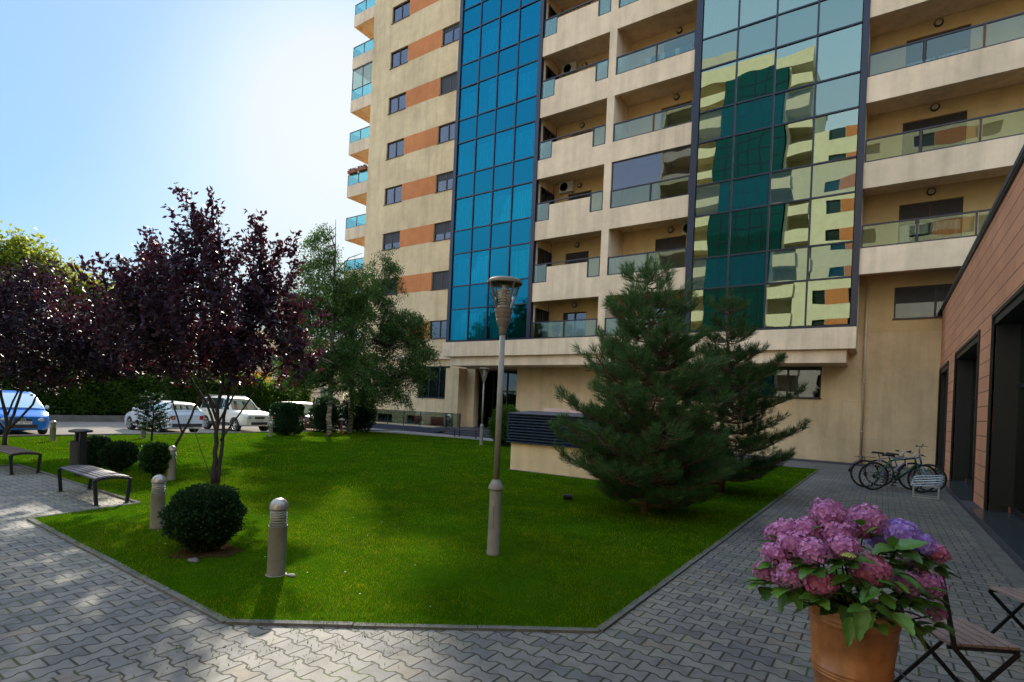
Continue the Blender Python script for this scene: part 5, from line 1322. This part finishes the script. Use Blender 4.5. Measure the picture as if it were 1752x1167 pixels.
# ------------------------------------------------------------------ folding bistro chairs
M['bistro'] = simple('weathered_slat', (.20,.14,.115), .7, var=.22, scale=25, bump=.2)
def chair(label, loc, rotz, back=True):
    """local: +x = right side, seat slats run along x; +y = front of the seat"""
    o = thing('folding_chair', label, 'chair', loc, rotz, 'folding slatted bistro chairs')
    W, Dp, H = .40, .36, .45
    sl = MB(); n = 6
    for i in range(n):
        y = -Dp/2+Dp*(i+.5)/n; sl.box(-W/2, W/2, y-Dp/n/2+.004, y+Dp/n/2-.004, H-.012, H+.002)
    sl.build('seat', M['bistro'], o, False, False)
    f = MB()
    for sx in (-1, 1):
        x = sx*(W/2-.012); f.bar((x,-Dp/2,H-.024),(x,Dp/2,H-.024),.012,.02)
    f.build('seat_frame', M['dark'], o, False, False)
    for sx in (-1, 1):
        x = sx*(W/2-.0); l = MB(); l.bar((x,Dp/2-.01,H-.03),(x,-Dp/2-.06,.0),.008,.024); l.build('rear_leg', M['dark'], o, False, False)
        x = sx*(W/2+.012); l = MB(); top = (x,-Dp/2-.07,.86) if back else (x,-Dp/2+.0,H); kn = (x,-Dp/2+.02,H-.02)
        l.bar(top, kn,.008,.024); l.bar(kn,(x,Dp/2+.05,0),.008,.024); l.build('front_leg', M['dark'], o, False, False)
    b = MB(); b.tube([(-W/2,-Dp/2-.02,.12),(W/2,-Dp/2-.02,.12)], .006, 6); b.tube([(-W/2-.01,Dp/2-.03,.10),(W/2+.01,Dp/2-.03,.10)], .006, 6); b.build('crossbar', M['dark'], o, False, False)
    if back:
        bs = MB()
        for z_ in (.68,.80): bs.obox((0,-Dp/2-.045-(z_-.68)*.2+.015,z_),(W,.012,.055),Matrix.Rotation(-.15,3,'X'))
        bs.build('backrest', M['bistro'], o, False, False)
    return o
chair('folding chair with grey brown slats and black legs right behind the pot', (.39,3.98,0), R(-60))
chair('folding slatted chair farther right, cut off by the right edge of the photo', (.93,5.15,0), R(120), True)

# ------------------------------------------------------------------ bicycles
M['rubber'] = simple('black_rubber', (.012,.012,.012), .8)
def bicycle(label, rear, front, paint, seat_z=.88, bar_z=.98, lean=.08, rack=False, forktop=None):
    rx, ry = rear; fx, fy = front; ang = math.atan2(fy-ry, fx-rx); Lw = math.hypot(fx-rx, fy-ry)
    o = thing('bicycle', label, 'bicycle', ((rx+fx)/2, (ry+fy)/2, 0), ang, 'bicycles at the rack'); o.rotation_euler = (lean, 0, ang)
    a, rw = Lw/2, .335
    wh = []
    for x in (-a, a):
        ty = MB(); ty.lathe([(rw+.0*1,0)]+[], 4) if False else None
        prof = [(rw-.018+.019*math.cos(t), .019*math.sin(t)) for t in [i*2*PI/8 for i in range(8)]]
        ty.lathe(prof, 40, (x,0,rw), axis='y', closed=True); w_ = ty.build('wheel', M['rubber'], o, True, False)
        rm = MB(); prof = [(rw-.045,-.010),(rw-.033,-.010),(rw-.033,.010),(rw-.045,.010)]; rm.lathe(prof, 40, (x,0,rw), axis='y', closed=True); rm.lathe([(.02,-.035),(.02,.035)], 10, (x,0,rw), axis='y')
        rm.build('rim', M['darkgrey'], w_, False, False)
        sp = MB()
        for k in range(24):
            t = k*2*PI/24; sp.bar((x+.018*math.cos(t+.8),(.025 if k % 2 else -.025),rw+.018*math.sin(t+.8)),(x+(rw-.04)*math.cos(t),0,rw+(rw-.04)*math.sin(t)),.0025,.0025)
        sp.build('spokes', M['alu'], w_, False, False)
    bbx = -.06; bb = (bbx,0,.29); st = (bbx-.14,0,.72); ht = (a-.20,0,.80); hb = (a-.165,0,.66); ra = (-a,0,rw)
    f = MB()
    for p, q, r in ((bb,(bbx-.15,0,.76),.016),(st,ht,.017),(bb,hb,.021),(ht,hb,.021)): f.tube([p,q], r, 10)
    for s in (-1,1):
        f.tube([(ra[0],s*.06,ra[2]),(bb[0],s*.03,bb[2])], .010, 6); f.tube([(ra[0],s*.06,ra[2]),(st[0],s*.02,st[2])], .009, 6)
    f.build('frame', M[paint], o, True, False)
    f = MB()
    for s in (-1,1): f.tube([(hb[0]+.01,s*.05,hb[2]-.04),(hb[0]+.05,s*.052,.5),(a,s*.05,rw)], [.014,.013,.009], 8)
    f.tube([(hb[0]+.01,-.055,hb[2]-.03),(hb[0]+.01,.055,hb[2]-.03)], .014, 8); f.build('fork', M[forktop or paint], o, True, False)
    f = MB(); f.tube([(bbx-.15,0,.76),(bbx-.175,0,seat_z-.03)], .012, 8); f.build('seat_post', M['dark'], o, True, False)
    f = MB(); sx = bbx-.18
    b0 = len(f.v)
    for i, (dx, wd, dz) in enumerate(((-.14,.03,.0),(-.12,.07,.012),(-.05,.06,.01),(.03,.03,.005),(.11,.018,.0),(.14,.008,-.008))):
        for (k, h) in ((-1,0),(-.6,.022),(0,.028),(.6,.022),(1,0),(0,-.02)): f.v.append((sx+dx, k*wd, seat_z+dz+h-.01))
    for i in range(5):
        for k in range(6): f.f.append([b0+i*6+k, b0+i*6+(k+1)%6, b0+(i+1)*6+(k+1)%6, b0+(i+1)*6+k]); f.m.append(0)
    f.f.append([b0+k for k in range(6)]); f.m.append(0); f.f.append([b0+30+k for k in range(6)][::-1]); f.m.append(0)
    f.build('saddle', M['dark'], o, True, False)
    f = MB(); f.tube([ht,(a-.23,0,bar_z-.02),(a-.15,0,bar_z)], .014, 8); f.tube([(a-.21,-.31,bar_z+.015),(a-.16,-.12,bar_z),(a-.15,0,bar_z),(a-.16,.12,bar_z),(a-.21,.31,bar_z+.015)], .012, 8); hbar = f.build('handlebar', M['alu'], o, True, False)
    g_ = MB()
    for s in (-1,1): g_.tube([(a-.215,s*.32,bar_z+.016),(a-.195,s*.21,bar_z+.01)], .017, 8); g_.tube([(a-.12,s*.26,bar_z-.02),(a-.15,s*.17,bar_z-.005)], .007, 6)
    g_.build('grip', M['rubber'], hbar, True, False)
    f = MB(); f.lathe([(.085,-.052),(.092,-.052),(.092,-.048),(.085,-.048)], 28, (bb[0],0,bb[2]), axis='y', closed=True); f.lathe([(.03,-.055),(.03,.055)], 12, (bb[0],0,bb[2]), axis='y')
    for k in range(5): t = k*2*PI/5; f.bar((bb[0],-.05,bb[2]),(bb[0]+.088*math.cos(t),-.05,bb[2]+.088*math.sin(t)),.01,.004)
    f.bar((bb[0],-.065,bb[2]),(bb[0]-.10,-.065,bb[2]-.13),.014,.02); f.bar((bb[0],.065,bb[2]),(bb[0]+.10,.065,bb[2]+.13),.014,.02)
    f.build('crankset', M['darkgrey'], o, False, False)
    f = MB(); f.box(bb[0]-.15,bb[0]-.05,-.15,-.07,bb[2]-.145,bb[2]-.125); f.box(bb[0]+.05,bb[0]+.15,.07,.15,bb[2]+.125,bb[2]+.145); f.build('pedal', M['dark'], o, False, False)
    f = MB(); f.tube([(-a,-.05,rw+.035),(bb[0],-.05,bb[2]+.088)], .004, 4); f.tube([(-a,-.05,rw-.035),(bb[0],-.05,bb[2]-.088)], .004, 4); f.lathe([(.035,-.056),(.05,-.05),(.05,-.045),(.02,-.035)], 16, (-a,0,rw), axis='y'); f.build('chain', M['dark'], o, False, False)
    if rack:
        f = MB()
        for s in (-1,1): f.bar((-a-.22,s*.06,.74),(-a+.22,s*.06,.74),.01,.01); f.bar((-a,s*.07,rw),(-a-.05,s*.06,.74),.008,.008)
        for i in range(4): f.bar((-a-.22+i*.14,-.06,.745),(-a-.22+i*.14,.06,.745),.01,.008)
        f.build('luggage_rack', M['dark'], o, False, False)
        f = MB(); pr = [((rw+.025)*math.cos(t), (rw+.025)*math.sin(t)) for t in [R(20+i*12) for i in range(14)]]
        for p, q in zip(pr[:-1], pr[1:]): f.bar((-a+p[0],0,rw+p[1]),(-a+q[0],0,rw+q[1]),.045,.004)
        f.build('mudguard', M['dark'], o, False, False)
    return o
M['bike_green'] = simple('green_silver_paint', (.05,.12,.05), .35, .3, var=.6, scale=5)
M['bike_white'] = simple('white_red_paint', (.28,.22,.25), .35, var=.25, scale=7)
M['bike_blue'] = simple('dark_blue_paint', (.02,.09,.22), .3, .2)
M['bike_ltblue'] = simple('pale_blue_paint', (.25,.45,.6), .3)
bicycle('green and silver bicycle, nearest of the three at the rack', (-.13,15.5), (.82,15.98), 'bike_green', .84, .90, .06)
bicycle('white and red bicycle with luggage rack, the middle of the three', (-.30,15.95), (.66,16.42), 'bike_white', .86, .92, -.05, True)
bicycle('blue bicycle with high silver handlebars, farthest of the three', (-.02,16.6), (.98,16.35), 'bike_blue', .84, 1.08, .04, False, 'bike_ltblue')
rk = thing('bike_rack', 'small galvanised floor rack of slanted tubes holding the bicycles', 'bicycle rack', (.85,15.1,0))
f = MB(); x0_, x1_ = .62, 1.06; y_ = 14.95
f.bar((x0_,y_,.01),(x1_,y_,.01),.035,.02); f.bar((x0_,y_,.0),(x0_,y_,.26),.03,.03); f.bar((x1_,y_,.0),(x1_,y_,.26),.03,.03); f.bar((x0_,y_,.26),(x1_,y_,.26),.03,.03); f.bar((x0_+.02,y_+.4,.01),(x1_+.02,y_+.4,.01),.035,.02); f.bar((x0_,y_,.01),(x0_+.02,y_+.4,.01),.03,.02); f.bar((x1_,y_,.01),(x1_+.02,y_+.4,.01),.03,.02)
f.build('base_frame', M['galv'], rk)
for i in range(4):
    f = MB(); xx = .60+.02*i; yy = 14.92+.13*i; zz = .27+.045*i
    f.tube([(xx,yy,zz-.035),(xx+.47,yy+.02,zz+.04),(xx+.52,yy+.025,zz+.065),(xx+.47,yy+.03,zz+.085),(xx,yy+.02,zz+.02),(xx-.03,yy+.01,zz-.005),(xx,yy,zz-.035)], .012, 8); f.build('hoop', M['galv'], rk, True)

# ------------------------------------------------------------------ cars
def interp(tab, x):
    for (x0, *v0), (x1, *v1) in zip(tab[:-1], tab[1:]):
        if x <= x1 or (x1, *v1) == tuple(tab[-1]):
            t = max(0, min(1, (x-x0)/(x1-x0))); return [a+(b-a)*t for a, b in zip(v0, v1)]
M['carglass'] = backed_glass('car_glass', (.02,.035,.04), (.42,.55,.62), .16)
M['lampglass'] = simple('headlight_glass', (.38,.40,.43), .08, .5, var=.1, scale=30)
M['tail'] = simple('tail_light', (.35,.02,.015), .15)
M['trim'] = simple('black_trim', (.02,.02,.022), .6)
M['plate'] = simple('number_plate', (.7,.7,.66), .5, var=.03)
def carpaint(name, col, metal=.3, rough=.3):
    return simple(name, col, rough, metal, .3, .04, 2., 0, .35)
def textm(s, size, mat_, name='lettering'):
    c = bpy.data.curves.new(name, 'FONT'); c.body = s; c.size = size; c.align_x = 'CENTER'; c.align_y = 'CENTER'; c.extrude = .002
    o = bpy.data.objects.new(name, c); me = bpy.data.meshes.new_from_object(o); bpy.data.objects.remove(o); me.materials.append(mat_); return me
def car(name, label, loc, rotz, paint, low, roof, wheels, wr=.31, plate='B 11 ABC', scale=.9, lower=None, rack=False, logo=None, cat='car'):
    """low: x,zb,zbelt,hw ; roof: x,ztop,hw_top (x ascending, rear to front)"""
    o = thing(name, label, cat, loc, rotz, 'cars parked beyond the lawn'); o.scale = (scale,)*3
    xs = [low[0][0]+(low[-1][0]-low[0][0])*i/40 for i in range(41)]
    b = MB(); K = 12; n0 = 0
    for x in xs:
        zb, zt, hw = interp(low, x); sec = [(0,zb),(.80*hw,zb),(.95*hw,zb+.05),(.99*hw,zb+.16),(hw,zb+(zt-zb)*.5),(.985*hw,zb+(zt-zb)*.78),(.955*hw,zt-.02),(.90*hw,zt+.012),(.6*hw,zt+.035),(0,zt+.045)]
        full_ = sec+[(-y, z) for y, z in sec[-2:0:-1]]; K = len(full_)
        for y, z in full_: b.v.append((x, y, z))
    for i in range(len(xs)-1):
        for k in range(K): b.f.append([i*K+k, i*K+(k+1)%K, (i+1)*K+(k+1)%K, (i+1)*K+k]); b.m.append(0)
    b.f.append([k for k in range(K)][::-1]); b.m.append(0); b.f.append([(len(xs)-1)*K+k for k in range(K)]); b.m.append(0)
    me0 = bpy.data.meshes.new('tmp'); me0.from_pydata(b.v, [], b.f); me0.update(); tmp = bpy.data.objects.new('tmp', me0); COL.objects.link(tmp)
    cut = MB(); hwm = max(l[3] for l in low)
    for x in wheels:
        for s in (-1, 1): cut.lathe([(.001, s*(hwm-.26)),(wr+.055, s*(hwm-.26)),(wr+.055, s*(hwm+.2)),(.001, s*(hwm+.2))], 28, (x,0,wr), axis='y')
    me1 = bpy.data.meshes.new('tmpc'); me1.from_pydata(cut.v, [], cut.f); me1.update(); bmm = bmesh.new(); bmm.from_mesh(me1); bmesh.ops.remove_doubles(bmm, verts=bmm.verts, dist=.004); bmesh.ops.recalc_face_normals(bmm, faces=bmm.faces); bmm.to_mesh(me1); bmm.free()
    bmm = bmesh.new(); bmm.from_mesh(me0); bmesh.ops.recalc_face_normals(bmm, faces=bmm.faces); bmm.to_mesh(me0); bmm.free()
    tc = bpy.data.objects.new('tmpc', me1); COL.objects.link(tc); md = tmp.modifiers.new('b', 'BOOLEAN'); md.object = tc; md.operation = 'DIFFERENCE'; md.solver = 'EXACT'
    dg = bpy.context.evaluated_depsgraph_get(); dg.update(); me = bpy.data.meshes.new_from_object(tmp.evaluated_get(dg)); bpy.data.objects.remove(tmp); bpy.data.objects.remove(tc)
    me.materials.clear(); me.materials.append(paint); me.name = 'body'
    me.polygons.foreach_set('use_smooth', [True]*len(me.polygons)); me.set_sharp_from_angle(angle=R(32)); body = link('body', me, o)
    # greenhouse
    rx0, rx1 = roof[0][0], roof[-1][0]; gx = [rx0+(rx1-rx0)*i/30 for i in range(31)]; g_ = MB(); sc = []
    for x in gx:
        zt, hr = interp(roof, x); _, zl, hl = interp(low, x); zl = zl+.0; zt = max(zt, zl+.02)
        f_ = min(1, (zt-zl)/.3); hb = hl*.93; ht = hb+(hr-hb)*f_
        sec = [(hb,zl-.03),(hb*.995,zl+.03*f_),(hb+(ht-hb)*.9,zt-.06*f_),(ht*.93,zt-.015*f_),(ht*.6,zt+.008),(0,zt+.02)]; s2 = sec+[(-y,z) for y,z in sec[-2::-1]]; sc.append((x,zl,zt,hb,ht,f_)); K = len(s2)
        for y, z in s2: g_.v.append((x,y,z))
    for i in range(len(gx)-1):
        for k in range(K-1): g_.f.append([i*K+k, i*K+k+1, (i+1)*K+k+1, (i+1)*K+k]); g_.m.append(0)
    g_.f.append([k for k in range(K)]); g_.m.append(0); g_.f.append([(len(gx)-1)*K+k for k in range(K)]); g_.m.append(0)
    g_.build('roof', paint, body, 'auto', False)
    # side windows
    def at(x):
        for p, q in zip(sc[:-1], sc[1:]):
            if p[0] <= x <= q[0]: t = (x-p[0])/(q[0]-p[0]); return [a+(c-a)*t for a, c in zip(p[1:], q[1:])]
        return sc[-1][1:]
    flat = [s for s in sc if s[5] > .9]; xa, xb = rx0+.10, rx1-.14
    divs = [xa, xa+(xb-xa)*.24, xa+(xb-xa)*.58, xb]
    for s in (-1, 1):
        for d0, d1 in zip(divs[:-1], divs[1:]):
            w_ = MB(); n = 8
            for i in range(n+1):
                x = d0+.03+(d1-d0-.06)*i/n; zl, zt, hb, ht, f_ = at(x); lo = zl+.035; hi = max(lo+.01, zt-.075); k_ = lambda z: hb+(ht-hb)*.9*((z-zl)/max(.05, zt-.06-zl))
                w_.v.append((x, s*(k_(lo)+.006), lo)); w_.v.append((x, s*(k_(hi)+.006), hi))
            for i in range(n): w_.f.append([2*i,2*i+2,2*i+3,2*i+1]); w_.m.append(0)
            w_.build('side_window', M['carglass'], o, False, False)
    # windscreen and rear screen : from roof profile slopes
    def screen(xlo, xhi, nm):
        w_ = MB(); n = 8
        for i in range(n+1):
            x = xlo+(xhi-xlo)*i/n; zl, zt, hb, ht, f_ = at(x); dz = .026; dx = .012*(1 if xlo > 0 else -1)
            for k in (-.86,-.5,0,.5,.86): w_.v.append((x+dx, k*ht, zt+dz-abs(k)**3*.028))
        for i in range(n):
            for k in range(4): w_.f.append([i*5+k,i*5+k+1,(i+1)*5+k+1,(i+1)*5+k]); w_.m.append(0)
        w_.build(nm, M['carglass'], o, True, False)
    return_sc = roof
    zmax = max(r_[1] for r_ in roof); fr_ = [r_ for r_ in roof if r_[1] > zmax-.10]
    screen(fr_[-1][0]+.03, rx1-.04, 'windscreen')
    zb_, zt_, hb_, ht_, f0 = sc[0][1:]
    w_ = MB(); zl, zt = sc[0][1], sc[0][2]
    if fr_[0][0]-rx0 > .2: screen(rx0+.05, fr_[0][0]-.04, 'rear_window')
    else: w_.add([(rx0-.012,-.8*hb_,zl+.06),(rx0-.012,.8*hb_,zl+.06),(rx0-.012,.8*ht_,zt-.06),(rx0-.012,-.8*ht_,zt-.06)], [(0,1,2,3)]); w_.build('rear_window', M['carglass'], o, False, False)
    # wheels
    wh0 = None
    for x in wheels:
        for s in (-1, 1):
            t_ = MB(); wd = .20; y0 = s*(hwm-.13)
            t_.lathe([(wr*.62,-wd/2),(wr*.95,-wd/2),(wr,-wd/2+.03),(wr,wd/2-.03),(wr*.95,wd/2),(wr*.62,wd/2)], 32, (x,y0,wr), axis='y', closed=True); w_ = t_.build('wheel', M['rubber'], o, 'auto', False)
            r_ = MB(); yo = y0+s*wd*.42; r_.lathe([(wr*.58,0),(wr*.64,0),(wr*.64,s*.02),(wr*.58,s*.012)], 32, (x,yo,wr), axis='y', closed=True); r_.lathe([(.001,s*.004),(wr*.17,s*.004),(wr*.17,s*.018),(.001,s*.02)], 16, (x,yo,wr), axis='y')
            for k in range(5):
                a = k*2*PI/5+.3
                for da in (-.14,.14): r_.bar((x+wr*.1*math.cos(a+da), yo+s*.008, wr+wr*.1*math.sin(a+da)), (x+wr*.6*math.cos(a+da), yo+s*.008, wr+wr*.6*math.sin(a+da)), .035, .02, up=(0,1,0))
            r_.build('rim', M['alu'], w_, False, False)
            d = MB(); d.lathe([(.001,0),(wr*.6,0)], 24, (x,y0+s*.03,wr), axis='y'); d.build('brake_disc', M['dark'], w_, False, False)
    # front / rear details
    xf = low[-1][0]; xr = low[0][0]; zbF, ztF, hF = interp(low, xf-.02); zbR, ztR, hR = interp(low, xr+.02)
    b = MB(); b.box(xf-.03, xf+.012, -hF*.62, hF*.62, zbF+.05, zbF+.19); b.box(xf-.05, xf+.008, -hF*.38, hF*.38, ztF-.16, ztF-.055); b.build('grille', M['trim'], o, False, False)
    for s in (-1,1):
        h_ = MB(); zz = ztF-.085; n_ = 14
        h_.lathe([(max(.001, .105*math.sin(PI*j/10)), .19*math.cos(PI*j/10)) for j in range(11)], n_, (0,0,0), axis='y')
        h_.v = [((xf-.115)+x*1.6+abs(y)*0-.35*max(0, y*s*1.), s*hF*.80+y, zz+z*1.0+.10*y*s) for x, y, z in h_.v]
        h_.build('headlight', M['lampglass'], o, True, False)
        t_ = MB(); t_.obox((xr+.03, s*hR*.86, ztR-.12), (.10, hR*.24, .18), Matrix.Rotation(0,3,'Z')); t_.build('tail_light', M['tail'], o, False, False)
        m_ = MB(); zl, zt, hb, ht, f_ = at(rx1-.35); m_.lathe([(.001,-.055),(.06,-.05),(.075,0),(.07,.03),(.001,.035)], 12, (rx1-.38, s*(hb+.13), zl+.09), axis='x'); m_.bar((rx1-.36,s*(hb-.02),zl+.05),(rx1-.37,s*(hb+.08),zl+.07),.03,.02); m_.build('wing_mirror', M['whiteplastic'] if name == 'minivan' else paint, o, True, False)
        for xx in (xa+(xb-xa)*.58-.02, xa+(xb-xa)*.22): 
            d = MB(); zb, zt, hw = interp(low, xx); d.box(xx-.16,xx-.04,s*hw*.985-.012,s*hw*.985+.012,zt-.12,zt-.095); d.build('door_handle', M['trim'], body, False, False)
    for (xx, sg, zp) in ((xf+.014, 1, zbF+.255), (xr-.014, -1, zbR+.36)):
        p = MB(); p.box(xx-.006, xx+.006, -.26, .26, zp-.055, zp+.055); po = p.build('number_plate', M['plate'], o, False, False)
        tm = textm(plate, .105, M['trim'], 'plate_lettering'); to = link('plate_lettering', tm, po); tag(to, kind=None)
        to.matrix_local = Matrix.Translation((xx+sg*.008, 0, zp-.0)) @ Matrix(((0,0,sg,0),(sg,0,0,0),(0,1,0,0),(0,0,0,1)))
    b = MB(); b.box(xr-.012, xr+.05, -hR*.9, hR*.9, zbR+.02, zbR+.17); b.build('rear_bumper', M['trim'], o, False, False)
    if lower:
        b = MB()
        for s in (-1,1): b.box(wheels[0]+wr+.08, wheels[1]-wr-.08, s*hwm*.99-.015, s*hwm*.99+.02, low[5][1]+.02, low[5][1]+.16)
        b.build('side_skirt', M['trim'], o, False, False)
    if rack:
        b = MB()
        for s in (-1,1): b.tube([(rx0+.3, s*.55, zmax+.03),(rx0+.35,s*.55,zmax+.06),(fr_[-1][0]-.25,s*.55,zmax+.06),(fr_[-1][0]-.2,s*.55,zmax+.03)], .015, 6)
        b.build('roof_rail', M['alu'], o, True, False)
    if logo:
        b = MB(); b.lathe([(.062,0),(.075,0),(.075,.012),(.062,.012)], 28, (xf+.01,0,ztF-.105), axis='x', closed=True)
        x_ = xf+.016
        for pts in ([(-.035,.055),(0,.008),(.035,.055)], [(-.058,.025),(-.028,-.052),(0,-.005),(.028,-.052),(.058,.025)]):
            for p, q in zip(pts[:-1], pts[1:]): b.bar((x_,p[0],ztF-.105+p[1]),(x_,q[0],ztF-.105+q[1]),.011,.011,up=(1,0,0))
        b.build('badge', M['alu'], o, False, False)
    return o
P_blue = carpaint('blue_car_paint', (.012,.16,.55)); P_white = carpaint('silver_white_car_paint', (.55,.58,.63), 0, .3); P_beige = carpaint('cream_car_paint', (.66,.62,.52), .1); P_red = simple('dark_red_car_paint', (.055,.006,.010), .45, 0., .25, .04, 2.)
zr = -.1
low_v = [(-2.15,.32,.86,.72),(-2.08,.22,.98,.84),(-1.6,.2,1.02,.89),(-.5,.19,1.0,.9),(.6,.19,.98,.9),(1.2,.2,.95,.895),(1.75,.2,.86,.87),(2.05,.2,.76,.80),(2.18,.24,.68,.66)]
roof_v = [(-2.1,1.3,.60),(-1.9,1.56,.64),(-1.4,1.62,.68),(0,1.64,.70),(.45,1.56,.69),(.9,1.28,.76),(1.35,.98,.82)]
car('minivan', 'bright blue people carrier facing the lawn at the left edge of the photo', (-25.75,6.05,zr), R(-2), P_blue, low_v, roof_v, (-1.32,1.32), .31, 'AR-26 WPD', .9, logo=True)
low_e = [(-2.25,.34,.84,.70),(-2.18,.24,.98,.82),(-1.7,.2,1.0,.87),(-.5,.19,.97,.89),(.6,.19,.95,.89),(1.3,.2,.90,.88),(1.8,.2,.80,.84),(2.15,.2,.70,.76),(2.27,.24,.62,.62)]
roof_e = [(-2.12,1.06,.66),(-1.75,1.38,.66),(-1.3,1.44,.68),(-.2,1.47,.69),(.3,1.42,.68),(.75,1.16,.75),(1.15,.95,.80)]
car('estate_car', 'silver white estate car parked with its tail toward the lawn behind the young fir', (-25.35,10.95,zr), R(182), P_white, low_e, roof_e, (-1.35,1.38), .31, 'B 74 DRX', .88)
low_s = [(-2.2,.42,.98,.74),(-2.12,.36,1.1,.86),(-1.6,.33,1.14,.92),(-.5,.32,1.13,.93),(.6,.32,1.12,.93),(1.2,.33,1.10,.92),(1.75,.33,1.04,.90),(2.08,.34,.96,.84),(2.2,.38,.88,.72)]
roof_s = [(-2.12,1.5,.68),(-2.0,1.76,.70),(-1.2,1.82,.72),(0,1.82,.72),(.25,1.76,.71),(.62,1.44,.78),(.95,1.12,.84)]
car('off_road_car', 'tall cream off-road car with roof rails, right of the silver white estate car', (-25.25,14.05,zr), R(2), P_beige, low_s, roof_s, (-1.35,1.38), .37, 'B 25 LND', .86, lower=True, rack=True)
car('hatchback', 'dark red car half hidden by the clipped cube bush', (-24.9,17.35,zr), R(-3), P_red, low_v, roof_v, (-1.32,1.32), .31, 'B 90 KLM', .88)
